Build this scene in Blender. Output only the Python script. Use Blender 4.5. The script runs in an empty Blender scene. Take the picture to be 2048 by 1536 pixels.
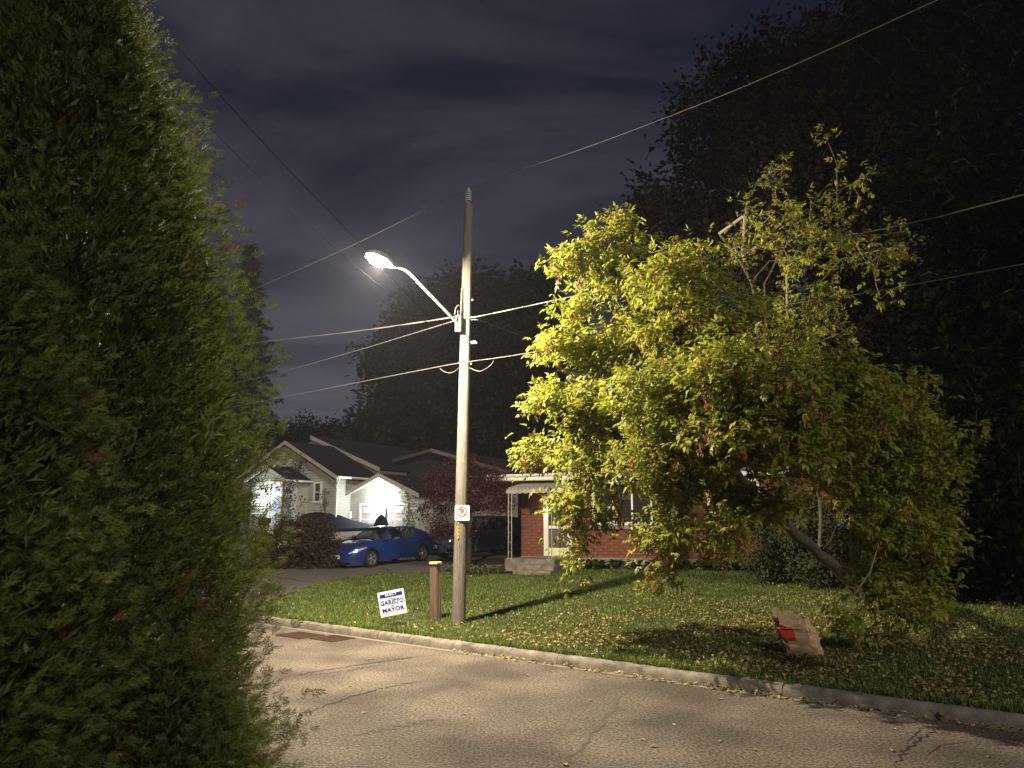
import bpy, bmesh, math, random
import numpy as np
from mathutils import Vector, Matrix
sc = bpy.context.scene
COL = sc.collection
random.seed(7)
RNG = np.random.default_rng(11)
rad = math.radians

# ---------------------------------------------------------------- camera
F_PX, CAM_Z = 1500.0, 2.25
PITCH = math.atan((1045 - 768) / F_PX)
cam_d = bpy.data.cameras.new('camera')
cam_d.sensor_width = 36.0
cam_d.lens = 36.0 * F_PX / 2048
cam_d.clip_start = 0.05
cam_d.clip_end = 3000
cam = bpy.data.objects.new('camera', cam_d)
COL.objects.link(cam)
cam.location = (0, 0, CAM_Z)
cam.rotation_euler = (math.pi / 2 + PITCH, 0, 0)
sc.camera = cam
cam_d.dof.use_dof = True
cam_d.dof.focus_distance = 14.5
cam_d.dof.aperture_fstop = 4.0

# ---------------------------------------------------------------- night sky
SUN_EL, SUN_AZ = rad(30), rad(155)          # dim fill sun, added behind the camera to light the cedars
world = bpy.data.worlds.new('World')
sc.world = world
world.use_nodes = True
wt = world.node_tree
wt.nodes.clear()
def wn(t, **k):
    n = wt.nodes.new(t)
    for a, b in k.items():
        setattr(n, a, b)
    return n
w_out = wn('ShaderNodeOutputWorld')
w_bg = wn('ShaderNodeBackground')
sky = wn('ShaderNodeTexSky', sky_type='NISHITA')
sky.sun_disc = False
sky.sun_elevation = SUN_EL
sky.sun_rotation = SUN_AZ
sky_dim = wn('ShaderNodeVectorMath', operation='SCALE')
sky_dim.inputs[3].default_value = 0.0032
tc = wn('ShaderNodeTexCoord')
sep = wn('ShaderNodeSeparateXYZ')
wt.links.new(tc.outputs['Generated'], sep.inputs[0])
zadd = wn('ShaderNodeMath', operation='ADD'); zadd.inputs[1].default_value = 0.22
zmax = wn('ShaderNodeMath', operation='MAXIMUM'); zmax.inputs[1].default_value = 0.08
wt.links.new(sep.outputs[2], zadd.inputs[0]); wt.links.new(zadd.outputs[0], zmax.inputs[0])
dx = wn('ShaderNodeMath', operation='DIVIDE'); dy = wn('ShaderNodeMath', operation='DIVIDE')
wt.links.new(sep.outputs[0], dx.inputs[0]); wt.links.new(zmax.outputs[0], dx.inputs[1])
wt.links.new(sep.outputs[1], dy.inputs[0]); wt.links.new(zmax.outputs[0], dy.inputs[1])
comb = wn('ShaderNodeCombineXYZ')
dxs = wn('ShaderNodeMath', operation='MULTIPLY'); dxs.inputs[1].default_value = 0.55
wt.links.new(dx.outputs[0], dxs.inputs[0]); wt.links.new(dxs.outputs[0], comb.inputs[0]); wt.links.new(dy.outputs[0], comb.inputs[1])
nz = wn('ShaderNodeTexNoise')
nz.inputs['Scale'].default_value = 2.1; nz.inputs['Detail'].default_value = 6
nz.inputs['Roughness'].default_value = 0.6; nz.inputs['Distortion'].default_value = 0.5
wt.links.new(comb.outputs[0], nz.inputs['Vector'])
cr = wn('ShaderNodeValToRGB')
cr.color_ramp.elements[0].position = 0.42; cr.color_ramp.elements[0].color = (0.0045, 0.0045, 0.0135, 1)
cr.color_ramp.elements[1].position = 0.62; cr.color_ramp.elements[1].color = (0.036, 0.032, 0.045, 1)
wt.links.new(nz.outputs[0], cr.inputs[0])
# city glow low over the horizon, all the way round
hz = wn('ShaderNodeMapRange'); hz.inputs[1].default_value = 0.30; hz.inputs[2].default_value = 0.06
hz.inputs[3].default_value = 0.0; hz.inputs[4].default_value = 1.0
wt.links.new(sep.outputs[2], hz.inputs[0])
glow = wn('ShaderNodeMix', data_type='RGBA', blend_type='ADD')
glow.inputs[7].default_value = (0.048, 0.042, 0.046, 1)
wt.links.new(hz.outputs[0], glow.inputs[0]); wt.links.new(cr.outputs[0], glow.inputs[6])
addn = wn('ShaderNodeMix', data_type='RGBA', blend_type='ADD'); addn.inputs[0].default_value = 1.0
wt.links.new(sky.outputs[0], sky_dim.inputs[0])
wt.links.new(glow.outputs[2], addn.inputs[6]); wt.links.new(sky_dim.outputs[0], addn.inputs[7])
wt.links.new(addn.outputs[2], w_bg.inputs[0])
w_bg.inputs[1].default_value = 1.0
wt.links.new(w_bg.outputs[0], w_out.inputs[0])

sun_d = bpy.data.lights.new('fill_sun', 'SUN')  # added warm fill, standing in for unseen light behind the camera
sun_d.energy = 1.35
sun_d.angle = rad(6)
sun_d.color = (1.0, 0.93, 0.80)
sun = bpy.data.objects.new('fill_sun', sun_d)
COL.objects.link(sun)
sd = Vector((math.sin(SUN_AZ) * math.cos(SUN_EL), math.cos(SUN_AZ) * math.cos(SUN_EL), math.sin(SUN_EL)))
sun.rotation_euler = sd.to_track_quat('Z', 'Y').to_euler()
sun.location = (0, -20, 30)

sc.view_settings.view_transform = 'Standard'
sc.view_settings.look = 'None'
sc.view_settings.exposure = 0.0
sc.view_settings.gamma = 1.0
sc.render.engine = 'CYCLES'
sc.cycles.use_denoising = True
sc.cycles.max_bounces = 5
sc.cycles.diffuse_bounces = 2
sc.cycles.glossy_bounces = 2
sc.cycles.transmission_bounces = 3
sc.cycles.transparent_max_bounces = 8
sc.cycles.sample_clamp_indirect = 4.0

# ---------------------------------------------------------------- pixel -> place
CT, ST = math.cos(PITCH), math.sin(PITCH)
def ray(px, py):
    xc = (px - 1024) / F_PX; yc = (768 - py) / F_PX
    return Vector((xc, CT - yc * ST, ST + yc * CT))
CAMP = Vector((0, 0, CAM_Z))
def at(px, py, Y):
    d = ray(px, py)
    return CAMP + d * (Y / d.y)
UX, UY = 0.7849, -0.6196            # along the road, to the right
NX, NY = 0.6196, 0.7849             # across the road, towards the houses
KERB = 10.37                        # kerb foot: distance across the road
SL, SMAX = 0.047, 24.0
def s_of(x, y): return NX * x + NY * y - KERB
def u_of(x, y): return UX * x + UY * y
def rd(u, s): return (UX * u + NX * (s + KERB), UY * u + NY * (s + KERB))
def tz(x, y):
    s = s_of(x, y)
    if s < 0: return 0.0
    return 0.15 + SL * min(s, SMAX)
def ground(px, py):
    d = ray(px, py)
    # plane z = .15 + SL*s
    den = d.z - SL * (NX * d.x + NY * d.y)
    t = (0.15 - SL * KERB - CAM_Z) / den
    p = CAMP + d * t
    if s_of(p.x, p.y) < 0:
        p = CAMP + d * (-CAM_Z / d.z)
    elif s_of(p.x, p.y) > SMAX:
        p = CAMP + d * ((0.15 + SL * SMAX - CAM_Z) / d.z)
    return p
def road_pt(px, py):
    d = ray(px, py)
    return CAMP + d * (-CAM_Z / d.z)
def on_plane(px, py, o, n):
    d = ray(px, py)
    t = ((o[0] - 0) * n[0] + (o[1] - 0) * n[1]) / (d.x * n[0] + d.y * n[1])
    return CAMP + d * t

# ---------------------------------------------------------------- materials
MATS = {}
def M(name, col, rough=0.8, var=0.15, scale=6.0, bump=0.0, bscale=40.0, metal=0.0, coat=0.0, spec=0.3,
      col2=None, island=None, transl=0.0, emit=0.0, stretch=None, bdist=0.01, streak=None):
    m = bpy.data.materials.new(name)
    m.use_nodes = True
    nt = m.node_tree
    N = nt.nodes; L = nt.links
    b = N['Principled BSDF']
    out = N['Material Output']
    c = tuple(col) + (1,)
    b.inputs['Roughness'].default_value = rough
    b.inputs['Metallic'].default_value = metal
    b.inputs['Specular IOR Level'].default_value = spec
    if coat:
        b.inputs['Coat Weight'].default_value = coat
        b.inputs['Coat Roughness'].default_value = 0.06
    tcn = N.new('ShaderNodeTexCoord')
    mp = N.new('ShaderNodeMapping')
    if stretch: mp.inputs['Scale'].default_value = stretch
    L.new(tcn.outputs['Object'], mp.inputs[0])
    n1 = N.new('ShaderNodeTexNoise')
    n1.inputs['Scale'].default_value = scale; n1.inputs['Detail'].default_value = 5
    n1.inputs['Roughness'].default_value = 0.65
    L.new(mp.outputs[0], n1.inputs['Vector'])
    mr = N.new('ShaderNodeMapRange')
    mr.inputs[1].default_value = 0.3; mr.inputs[2].default_value = 0.7
    L.new(n1.outputs[0], mr.inputs[0])
    mix = N.new('ShaderNodeMix'); mix.data_type = 'RGBA'
    lo = tuple(max(0, v * (1 - var)) for v in col); hi = tuple(min(1, v * (1 + var)) for v in col)
    if col2: hi = tuple(col2)
    mix.inputs[6].default_value = lo + (1,); mix.inputs[7].default_value = hi + (1,)
    L.new(mr.outputs[0], mix.inputs[0])
    last = mix.outputs[2]
    if island:
        g = N.new('ShaderNodeNewGeometry')
        rp = N.new('ShaderNodeValToRGB')
        rp.color_ramp.interpolation = 'LINEAR'
        els = rp.color_ramp.elements
        while len(els) < len(island): els.new(0.5)
        for i, cc in enumerate(island):
            els[i].position = i / max(1, len(island) - 1); els[i].color = tuple(cc) + (1,)
        L.new(g.outputs['Random Per Island'], rp.inputs[0])
        mul = N.new('ShaderNodeMix'); mul.data_type = 'RGBA'; mul.blend_type = 'MULTIPLY'; mul.inputs[0].default_value = 1.0
        vv = N.new('ShaderNodeMapRange'); vv.inputs[3].default_value = 1 - var; vv.inputs[4].default_value = 1 + var
        vv.inputs[1].default_value = 0.3; vv.inputs[2].default_value = 0.7
        L.new(n1.outputs[0], vv.inputs[0])
        cx = N.new('ShaderNodeCombineColor')
        for k in range(3): L.new(vv.outputs[0], cx.inputs[k])
        L.new(rp.outputs[0], mul.inputs[6]); L.new(cx.outputs[0], mul.inputs[7])
        last = mul.outputs[2]
    L.new(last, b.inputs['Base Color'])
    if bump:
        n2 = N.new('ShaderNodeTexNoise')
        n2.inputs['Scale'].default_value = bscale; n2.inputs['Detail'].default_value = 4
        L.new(mp.outputs[0], n2.inputs['Vector'])
        bp = N.new('ShaderNodeBump'); bp.inputs['Strength'].default_value = bump
        bp.inputs['Distance'].default_value = bdist
        L.new(n2.outputs[0], bp.inputs['Height'])
        L.new(bp.outputs[0], b.inputs['Normal'])
    if emit:
        b.inputs['Emission Color'].default_value = c
        b.inputs['Emission Strength'].default_value = emit
    if transl:
        t = N.new('ShaderNodeBsdfTranslucent')
        L.new(last, t.inputs[0])
        ms = N.new('ShaderNodeMixShader'); ms.inputs[0].default_value = transl
        L.new(b.outputs[0], ms.inputs[1]); L.new(t.outputs[0], ms.inputs[2])
        L.new(ms.outputs[0], out.inputs[0])
    MATS[name] = m
    return m
def glass(name, tint, alpha, rough=0.03):
    m = bpy.data.materials.new(name); m.use_nodes = True
    nt = m.node_tree; N = nt.nodes; L = nt.links
    b = N['Principled BSDF']; out = N['Material Output']
    b.inputs['Base Color'].default_value = tuple(tint) + (1,)
    b.inputs['Roughness'].default_value = rough
    b.inputs['Specular IOR Level'].default_value = 0.6
    t = N.new('ShaderNodeBsdfTransparent'); t.inputs[0].default_value = (0.75, 0.8, 0.8, 1)
    ms = N.new('ShaderNodeMixShader'); ms.inputs[0].default_value = alpha
    L.new(t.outputs[0], ms.inputs[1]); L.new(b.outputs[0], ms.inputs[2]); L.new(ms.outputs[0], out.inputs[0])
    MATS[name] = m
    return m

M('asphalt', (0.150, 0.132, 0.112), 0.85, 0.42, 30.0, 0.7, 70.0, bdist=0.015, spec=0.2)
def asphalt_grain():
    m = MATS['asphalt']; N = m.node_tree.nodes; L = m.node_tree.links
    b = N['Principled BSDF']
    tcn = N.new('ShaderNodeTexCoord')
    def nz(scale, det, lo, hi, rough=.5):
        n = N.new('ShaderNodeTexNoise'); n.inputs['Scale'].default_value = scale; n.inputs['Detail'].default_value = det
        n.inputs['Roughness'].default_value = rough
        L.new(tcn.outputs['Object'], n.inputs['Vector'])
        r = N.new('ShaderNodeMapRange'); r.inputs[1].default_value = lo; r.inputs[2].default_value = hi
        L.new(n.outputs[0], r.inputs[0]); return r.outputs[0]
    grain = nz(31, 2, .38, .63, .7); big = nz(.7, 4, .35, .65)
    m1 = N.new('ShaderNodeMix'); m1.data_type = 'RGBA'
    m1.inputs[6].default_value = (0.060, 0.050, 0.039, 1); m1.inputs[7].default_value = (0.258, 0.214, 0.168, 1)
    L.new(grain, m1.inputs[0])
    m2 = N.new('ShaderNodeMix'); m2.data_type = 'RGBA'; m2.blend_type = 'MULTIPLY'; m2.inputs[0].default_value = .55
    L.new(m1.outputs[2], m2.inputs[6]); L.new(big, m2.inputs[7])
    L.new(m2.outputs[2], b.inputs['Base Color'])
asphalt_grain()
M('drive', (0.13, 0.112, 0.096), 0.9, 0.22, 20.0, 0.5, 90.0)
M('crack', (0.02, 0.018, 0.016), 0.95, 0.3, 30)
M('patch', (0.085, 0.073, 0.060), 0.9, 0.3, 30, 0.6, 120)
M('concrete', (0.185, 0.162, 0.13), 0.9, 0.48, 5.0, 0.8, 50.0)
M('gutter', (0.19, 0.165, 0.125), 0.9, 0.2, 14.0, 0.5, 70.0)
M('soil', (0.040, 0.045, 0.016), 0.95, 0.45, 3.0, 0.6, 30.0)
M('dirt', (0.035, 0.026, 0.018), 0.95, 0.4, 9.0, 0.8, 40.0)
M('far_ground', (0.02, 0.025, 0.012), 0.95, 0.3, 0.3)
M('grass', (0.1, 0.12, 0.03), 0.7, 0.25, 1.2, island=[(0.045, 0.10, 0.012), (0.095, 0.17, 0.022), (0.15, 0.20, 0.036), (0.25, 0.23, 0.065)], transl=0.25)
M('fallen', (0.3, 0.2, 0.05), 0.8, 0.2, 3.0, island=[(0.18, 0.125, 0.05), (0.33, 0.25, 0.085), (0.42, 0.33, 0.12), (0.27, 0.20, 0.085)], transl=0.15)
M('pole_wood', (0.185, 0.165, 0.135), 0.9, 0.45, 5.0, 0.9, 26.0, stretch=(6, 6, 0.35), bdist=0.02)
M('post_wood', (0.135, 0.092, 0.060), 0.9, 0.35, 6.0, 0.7, 30.0, stretch=(5, 5, 0.4))
M('cap_wood', (0.46, 0.35, 0.20), 0.9, 0.2, 10.0, 0.5, 40.0)
M('galv', (0.36, 0.35, 0.31), 0.55, 0.10, 12.0, 0.1, 60, metal=0.35)
M('galv_dark', (0.20, 0.20, 0.20), 0.5, 0.15, 12.0, metal=0.5)
M('porcelain', (0.45, 0.45, 0.45), 0.3, 0.1, 10.0, spec=0.5)
M('wire', (0.11, 0.10, 0.088), 0.65, 0.2, 10.0)
M('wire_dark', (0.005, 0.005, 0.006), 0.9, 0.2, 10.0, spec=0.02)
M('sign_white', (0.80, 0.78, 0.74), 0.5, 0.04, 20.0)
M('sign_red', (0.50, 0.03, 0.02), 0.5, 0.08, 20.0)
M('black_paint', (0.012, 0.012, 0.013), 0.6, 0.2, 20.0)
M('sign_blue', (0.012, 0.012, 0.26), 0.5, 0.06, 20.0)
M('tag_yellow', (0.55, 0.36, 0.04), 0.6, 0.1, 20.0)
M('rust', (0.055, 0.030, 0.018), 0.9, 0.4, 25.0, 0.6, 80.0)
M('dark_void', (0.008, 0.008, 0.008), 1.0, 0.1, 5.0)
M('bark', (0.11, 0.085, 0.06), 0.95, 0.4, 8.0, 0.9, 24.0, stretch=(3, 3, 0.7), bdist=0.03)
M('bark_pale', (0.22, 0.18, 0.13), 0.95, 0.3, 8.0, 0.7, 24.0, stretch=(3, 3, 0.7))
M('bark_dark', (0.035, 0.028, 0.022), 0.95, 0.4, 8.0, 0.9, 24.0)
M('maple_leaf', (0.2, 0.2, 0.03), 0.55, 0.2, 0.9, island=[(0.15, 0.22, 0.018), (0.25, 0.31, 0.028), (0.34, 0.35, 0.04), (0.42, 0.33, 0.05), (0.19, 0.26, 0.022)], transl=0.48)
M('samara', (0.3, 0.15, 0.06), 0.8, 0.2, 2.0, island=[(0.26, 0.12, 0.05), (0.48, 0.24, 0.11), (0.38, 0.23, 0.10)], transl=0.3)
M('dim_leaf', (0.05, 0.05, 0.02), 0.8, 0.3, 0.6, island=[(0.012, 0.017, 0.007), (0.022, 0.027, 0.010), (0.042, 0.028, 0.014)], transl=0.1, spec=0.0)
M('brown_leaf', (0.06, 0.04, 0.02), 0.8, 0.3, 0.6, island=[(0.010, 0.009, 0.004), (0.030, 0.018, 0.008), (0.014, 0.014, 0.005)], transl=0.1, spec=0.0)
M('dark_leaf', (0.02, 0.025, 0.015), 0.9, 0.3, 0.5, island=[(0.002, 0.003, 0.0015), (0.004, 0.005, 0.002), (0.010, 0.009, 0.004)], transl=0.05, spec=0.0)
M('spruce', (0.015, 0.02, 0.015), 0.9, 0.3, 0.7, island=[(0.008, 0.012, 0.009), (0.016, 0.022, 0.015)], transl=0.05, spec=0.0)
M('cedar', (0.06, 0.08, 0.02), 0.75, 0.35, 1.3, island=[(0.050, 0.072, 0.013), (0.105, 0.130, 0.025), (0.165, 0.17, 0.042)], transl=0.25)
M('cedar_brown', (0.14, 0.05, 0.02), 0.85, 0.3, 1.3, island=[(0.10, 0.035, 0.014), (0.19, 0.075, 0.03)], transl=0.2)
M('red_leaf', (0.09, 0.025, 0.02), 0.8, 0.3, 1.2, island=[(0.038, 0.009, 0.011), (0.070, 0.016, 0.017), (0.10, 0.028, 0.022)], transl=0.25)
M('shrub_leaf', (0.07, 0.04, 0.02), 0.8, 0.35, 1.2, island=[(0.024, 0.026, 0.010), (0.052, 0.026, 0.014), (0.085, 0.038, 0.018), (0.045, 0.042, 0.016)], transl=0.2)
M('vine_leaf', (0.08, 0.11, 0.03), 0.7, 0.3, 1.5, island=[(0.05, 0.10, 0.02), (0.12, 0.17, 0.04), (0.16, 0.17, 0.05)], transl=0.3)
M('vine_brown', (0.05, 0.04, 0.03), 0.8, 0.3, 1.5, island=[(0.03, 0.028, 0.018), (0.07, 0.05, 0.03)], transl=0.2)
M('hosta', (0.05, 0.09, 0.03), 0.5, 0.25, 4.0, island=[(0.03, 0.07, 0.018), (0.06, 0.11, 0.03)], transl=0.2)
M('pale_plant', (0.25, 0.25, 0.10), 0.7, 0.25, 4.0, island=[(0.18, 0.18, 0.06), (0.32, 0.28, 0.12), (0.13, 0.16, 0.05)], transl=0.25)
M('brick', (0.165, 0.062, 0.036), 0.9, 0.40, 5.0, 0.5, 60.0)
M('mortar', (0.11, 0.06, 0.045), 0.95, 0.2, 10.0, 0.3, 60.0)  # mortar darkened: shadow lines between the courses put into its colour
M('siding', (0.40, 0.40, 0.345), 0.75, 0.08, 3.0)
M('siding_pale', (0.46, 0.46, 0.44), 0.75, 0.08, 3.0)
M('white_trim', (0.72, 0.70, 0.62), 0.55, 0.06, 6.0)
M('tan_trim', (0.46, 0.38, 0.30), 0.6, 0.1, 6.0)
M('shingle', (0.011, 0.012, 0.016), 0.95, 0.3, 12.0, 0.5, 50.0)
M('garage_door', (0.62, 0.58, 0.54), 0.55, 0.05, 5.0)
M('awning', (0.30, 0.28, 0.23), 0.5, 0.12, 4.0, metal=0.1)
M('iron_white', (0.34, 0.32, 0.27), 0.6, 0.15, 8.0)
M('curtain', (0.30, 0.28, 0.24), 0.9, 0.2, 3.0)
M('door_dark', (0.10, 0.08, 0.07), 0.5, 0.2, 4.0)
M('room_dark', (0.012, 0.012, 0.014), 0.9, 0.2, 1.0)
glass('pane', (0.02, 0.022, 0.025), 0.45)
glass('car_glass', (0.01, 0.012, 0.014), 0.42)
M('car_blue', (0.014, 0.05, 0.26), 0.30, 0.04, 3.0, metal=0.45, coat=1.0, spec=0.5)
M('car_dark', (0.08, 0.11, 0.20), 0.28, 0.04, 3.0, metal=0.0, coat=1.0, spec=0.5)
M('tyre', (0.014, 0.014, 0.015), 0.85, 0.2, 20.0)
M('rim', (0.62, 0.62, 0.64), 0.25, 0.05, 8.0, metal=0.85)
M('chrome', (0.7, 0.7, 0.72), 0.15, 0.03, 8.0, metal=1.0)
M('plastic_black', (0.012, 0.012, 0.013), 0.55, 0.1, 12.0)
M('lamp_lens', (0.65, 0.65, 0.68), 0.12, 0.05, 8.0, metal=0.4, coat=1.0)
M('amber', (0.55, 0.13, 0.02), 0.25, 0.05, 8.0, coat=0.6)
M('tail_red', (0.28, 0.008, 0.012), 0.2, 0.05, 8.0, coat=1.0)
M('seat_grey', (0.22, 0.21, 0.20), 0.8, 0.1, 8.0)
M('plate', (0.62, 0.63, 0.66), 0.5, 0.06, 60.0)
M('navy_cover', (0.008, 0.011, 0.026), 0.8, 0.25, 3.0, 0.4, 6.0, bdist=0.03)
M('hull_white', (0.55, 0.54, 0.54), 0.35, 0.06, 4.0, coat=0.4)
M('bin_blue', (0.05, 0.33, 0.50), 0.5, 0.1, 6.0)
M('paper', (0.52, 0.36, 0.22), 0.9, 0.2, 9.0, 0.3, 30.0)
M('paper_red', (0.62, 0.06, 0.045), 0.85, 0.2, 14.0)
M('orange', (0.5, 0.18, 0.04), 0.6, 0.15, 8.0)
M('stone', (0.22, 0.19, 0.155), 0.9, 0.25, 8.0, 0.6, 40.0)
M('lamp_on', (1.0, 0.93, 0.80), 0.5, 0.0, 5.0, emit=90.0)
M('lamp_cool', (0.93, 0.96, 1.0), 0.5, 0.0, 5.0, emit=40.0)
M('lamp_small', (1.0, 0.86, 0.72), 0.5, 0.0, 5.0, emit=8.0)
M('window_blue', (0.42, 0.52, 0.70), 0.5, 0.4, 3.0, emit=0.25)

# ---------------------------------------------------------------- mesh helpers
class MB:
    def __init__(s): s.v = []; s.f = []
    def add(s, v, f):
        o = len(s.v); s.v += [tuple(p) for p in v]; s.f += [tuple(i + o for i in q) for q in f]; return s
    def box(s, x0, x1, y0, y1, z0, z1, mat=None):
        v = [(x, y, z) for z in (z0, z1) for y in (y0, y1) for x in (x0, x1)]
        if mat is not None: v = [mat @ Vector(p) for p in v]
        return s.add(v, [(0, 2, 3, 1), (4, 5, 7, 6), (0, 1, 5, 4), (1, 3, 7, 5), (3, 2, 6, 7), (2, 0, 4, 6)])
    def bbox(s, x0, x1, y0, y1, z0, z1, b=0.01, mat=None):
        # box with chamfered upright edges and top
        xs = [(x0 + b, y0), (x1 - b, y0), (x1, y0 + b), (x1, y1 - b), (x1 - b, y1), (x0 + b, y1), (x0, y1 - b), (x0, y0 + b)]
        cx, cy = (x0 + x1) / 2, (y0 + y1) / 2
        v = [(x, y, z0) for x, y in xs] + [(x, y, z1 - b) for x, y in xs]
        v += [(x + (b if x < cx else -b), y + (b if y < cy else -b), z1) for x, y in xs]
        if mat is not None: v = [mat @ Vector(p) for p in v]
        f = [tuple(range(7, -1, -1)), tuple(range(16, 24))]
        for r in (0, 8):
            for i in range(8):
                j = (i + 1) % 8
                f.append((r + i, r + j, r + 8 + j, r + 8 + i))
        return s.add(v, f)
    def tube(s, pts, rs, n=6, cap=True):
        pts = [Vector(p) for p in pts]
        if not isinstance(rs, (list, tuple)): rs = [rs] * len(pts)
        v = []; f = []
        prev = None
        for i, p in enumerate(pts):
            a = pts[max(0, i - 1)]; b = pts[min(len(pts) - 1, i + 1)]
            t = (b - a)
            if t.length < 1e-9: t = Vector((0, 0, 1))
            t.normalize()
            if prev is None:
                prev = t.orthogonal().normalized()
            x = (prev - t * prev.dot(t))
            if x.length < 1e-6: x = t.orthogonal()
            x.normalize(); prev = x
            y = t.cross(x)
            for k in range(n):
                an = 2 * math.pi * k / n
                v.append(p + (x * math.cos(an) + y * math.sin(an)) * rs[i])
        for i in range(len(pts) - 1):
            for k in range(n):
                k2 = (k + 1) % n
                f.append((i * n + k, i * n + k2, (i + 1) * n + k2, (i + 1) * n + k))
        if cap:
            f.append(tuple(range(n - 1, -1, -1))); f.append(tuple(range((len(pts) - 1) * n, len(pts) * n)))
        return s.add(v, f)
    def lathe(s, prof, n=16, mat=None, cap=True):
        v = []; f = []
        for r, z in prof:
            for k in range(n):
                a = 2 * math.pi * k / n
                v.append((r * math.cos(a), r * math.sin(a), z))
        for i in range(len(prof) - 1):
            for k in range(n):
                k2 = (k + 1) % n
                f.append((i * n + k, i * n + k2, (i + 1) * n + k2, (i + 1) * n + k))
        if cap:
            f.append(tuple(range(n - 1, -1, -1))); f.append(tuple(range((len(prof) - 1) * n, len(prof) * n)))
        if mat is not None: v = [mat @ Vector(p) for p in v]
        return s.add(v, f)
    def prism(s, poly, d, fn):
        # poly in 2D (a,b); fn(a,b,c) -> 3D; c from 0 to d
        n = len(poly)
        v = [fn(a, b, 0) for a, b in poly] + [fn(a, b, d) for a, b in poly]
        f = [tuple(range(n - 1, -1, -1)), tuple(range(n, 2 * n))]
        for i in range(n):
            j = (i + 1) % n
            f.append((i, j, n + j, n + i))
        return s.add(v, f)
    def grid(s, rows):
        m = len(rows[0])
        v = [p for r in rows for p in r]
        f = []
        for i in range(len(rows) - 1):
            for j in range(m - 1):
                f.append((i * m + j, i * m + j + 1, (i + 1) * m + j + 1, (i + 1) * m + j))
        return s.add(v, f)
    def build(s, name, mat, parent=None, smooth=False, fix=True):
        me = bpy.data.meshes.new(name)
        me.from_pydata(s.v, [], s.f)
        if fix:
            bm = bmesh.new(); bm.from_mesh(me)
            bmesh.ops.recalc_face_normals(bm, faces=bm.faces)
            bm.to_mesh(me); bm.free()
        return link(name, me, mat, parent, smooth)
def link(name, me, mat, parent=None, smooth=False):
    if isinstance(mat, str): mat = MATS[mat]
    if mat is not None and not me.materials: me.materials.append(mat)
    if smooth:
        me.polygons.foreach_set('use_smooth', [True] * len(me.polygons))
        if smooth != True:
            try: me.set_sharp_from_angle(angle=rad(smooth))
            except Exception: pass
    o = bpy.data.objects.new(name, me)
    COL.objects.link(o)
    if parent is not None: o.parent = parent
    return o
def fast(name, V, F, mat, parent=None):
    V = np.asarray(V, dtype=np.float32); F = np.asarray(F, dtype=np.int32)
    me = bpy.data.meshes.new(name)
    k = F.shape[1]
    me.vertices.add(len(V)); me.vertices.foreach_set('co', V.ravel())
    me.loops.add(F.size); me.loops.foreach_set('vertex_index', F.ravel())
    me.polygons.add(len(F)); me.polygons.foreach_set('loop_start', np.arange(0, F.size, k, dtype=np.int32))
    me.update(calc_edges=True)
    return link(name, me, mat, parent)
def empty(name, loc=(0, 0, 0), rz=0.0):
    o = bpy.data.objects.new(name, None); COL.objects.link(o)
    o.location = loc; o.rotation_euler = (0, 0, rz); o.empty_display_size = 0.2
    return o
def tag(o, label=None, cat=None, group=None, kind=None):
    if label: o['label'] = label
    if cat: o['category'] = cat
    if group: o['group'] = group
    if kind: o['kind'] = kind
    return o
def copy_tree(o, parent=None):
    c = o.copy(); COL.objects.link(c)
    if parent is not None: c.parent = parent
    for ch in list(o.children): copy_tree(ch, c)
    return c

# many small leaves as one mesh: base points, axis, normal, length, width
def unit(a): return a / np.maximum(np.linalg.norm(a, axis=1, keepdims=True), 1e-9)
def leaf_mesh(name, C, A, Nn, Ln, W, mat, parent=None, fold=0.25, mid=0.42):
    A = unit(A); S = unit(np.cross(A, Nn)); Nn = np.cross(S, A)
    Ln = np.asarray(Ln)[:, None]; W = np.asarray(W)[:, None]
    m = C + A * Ln * mid
    V = np.stack([C, m + S * W * .5 + Nn * W * fold, C + A * Ln - Nn * Ln * .12, m - S * W * .5 + Nn * W * fold], 1).reshape(-1, 3)
    n = len(C)
    F = np.arange(4 * n).reshape(n, 4)
    return fast(name, V, F, mat, parent)
def rdir(n): return unit(RNG.normal(size=(n, 3)))
# ================================================================ SETTING
def sheet(name, us, ss, zf, mat, jitter=0.0):
    rows = []
    for u in us:
        r = []
        for s in ss:
            x, y = rd(u, s)
            r.append((x, y, zf(x, y) + (random.uniform(-jitter, jitter))))
        rows.append(r)
    return MB().grid(rows).build(name, mat, fix=False)
# far ground, one sheet to the horizon
g = MB().grid([[(x, y, -0.35) for x in np.linspace(-320, 320, 13)] for y in np.linspace(-320, 320, 13)]).build('ground', 'far_ground')
tag(g, kind='structure')
road = sheet('road', np.linspace(-90, 60, 61), list(np.linspace(-8.4, 0.02, 18)), lambda x, y: 0.0, 'asphalt')
tag(road, kind='structure')
us_l = np.linspace(-80, 60, 141)
lawn = sheet('lawn', us_l, [0.17, 1, 2, 4, 6, 8, 10, 12, 15, 18, 21, 24, 30, 45, 70, 110], lambda x, y: 0.15 + SL * min(max(s_of(x, y), 0), SMAX), 'soil')
tag(lawn, kind='structure')
near_verge = sheet('verge', np.linspace(-60, 50, 60), [-40, -20, -12, -8.5], lambda x, y: 0.10, 'soil')
tag(near_verge, kind='structure')
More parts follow.
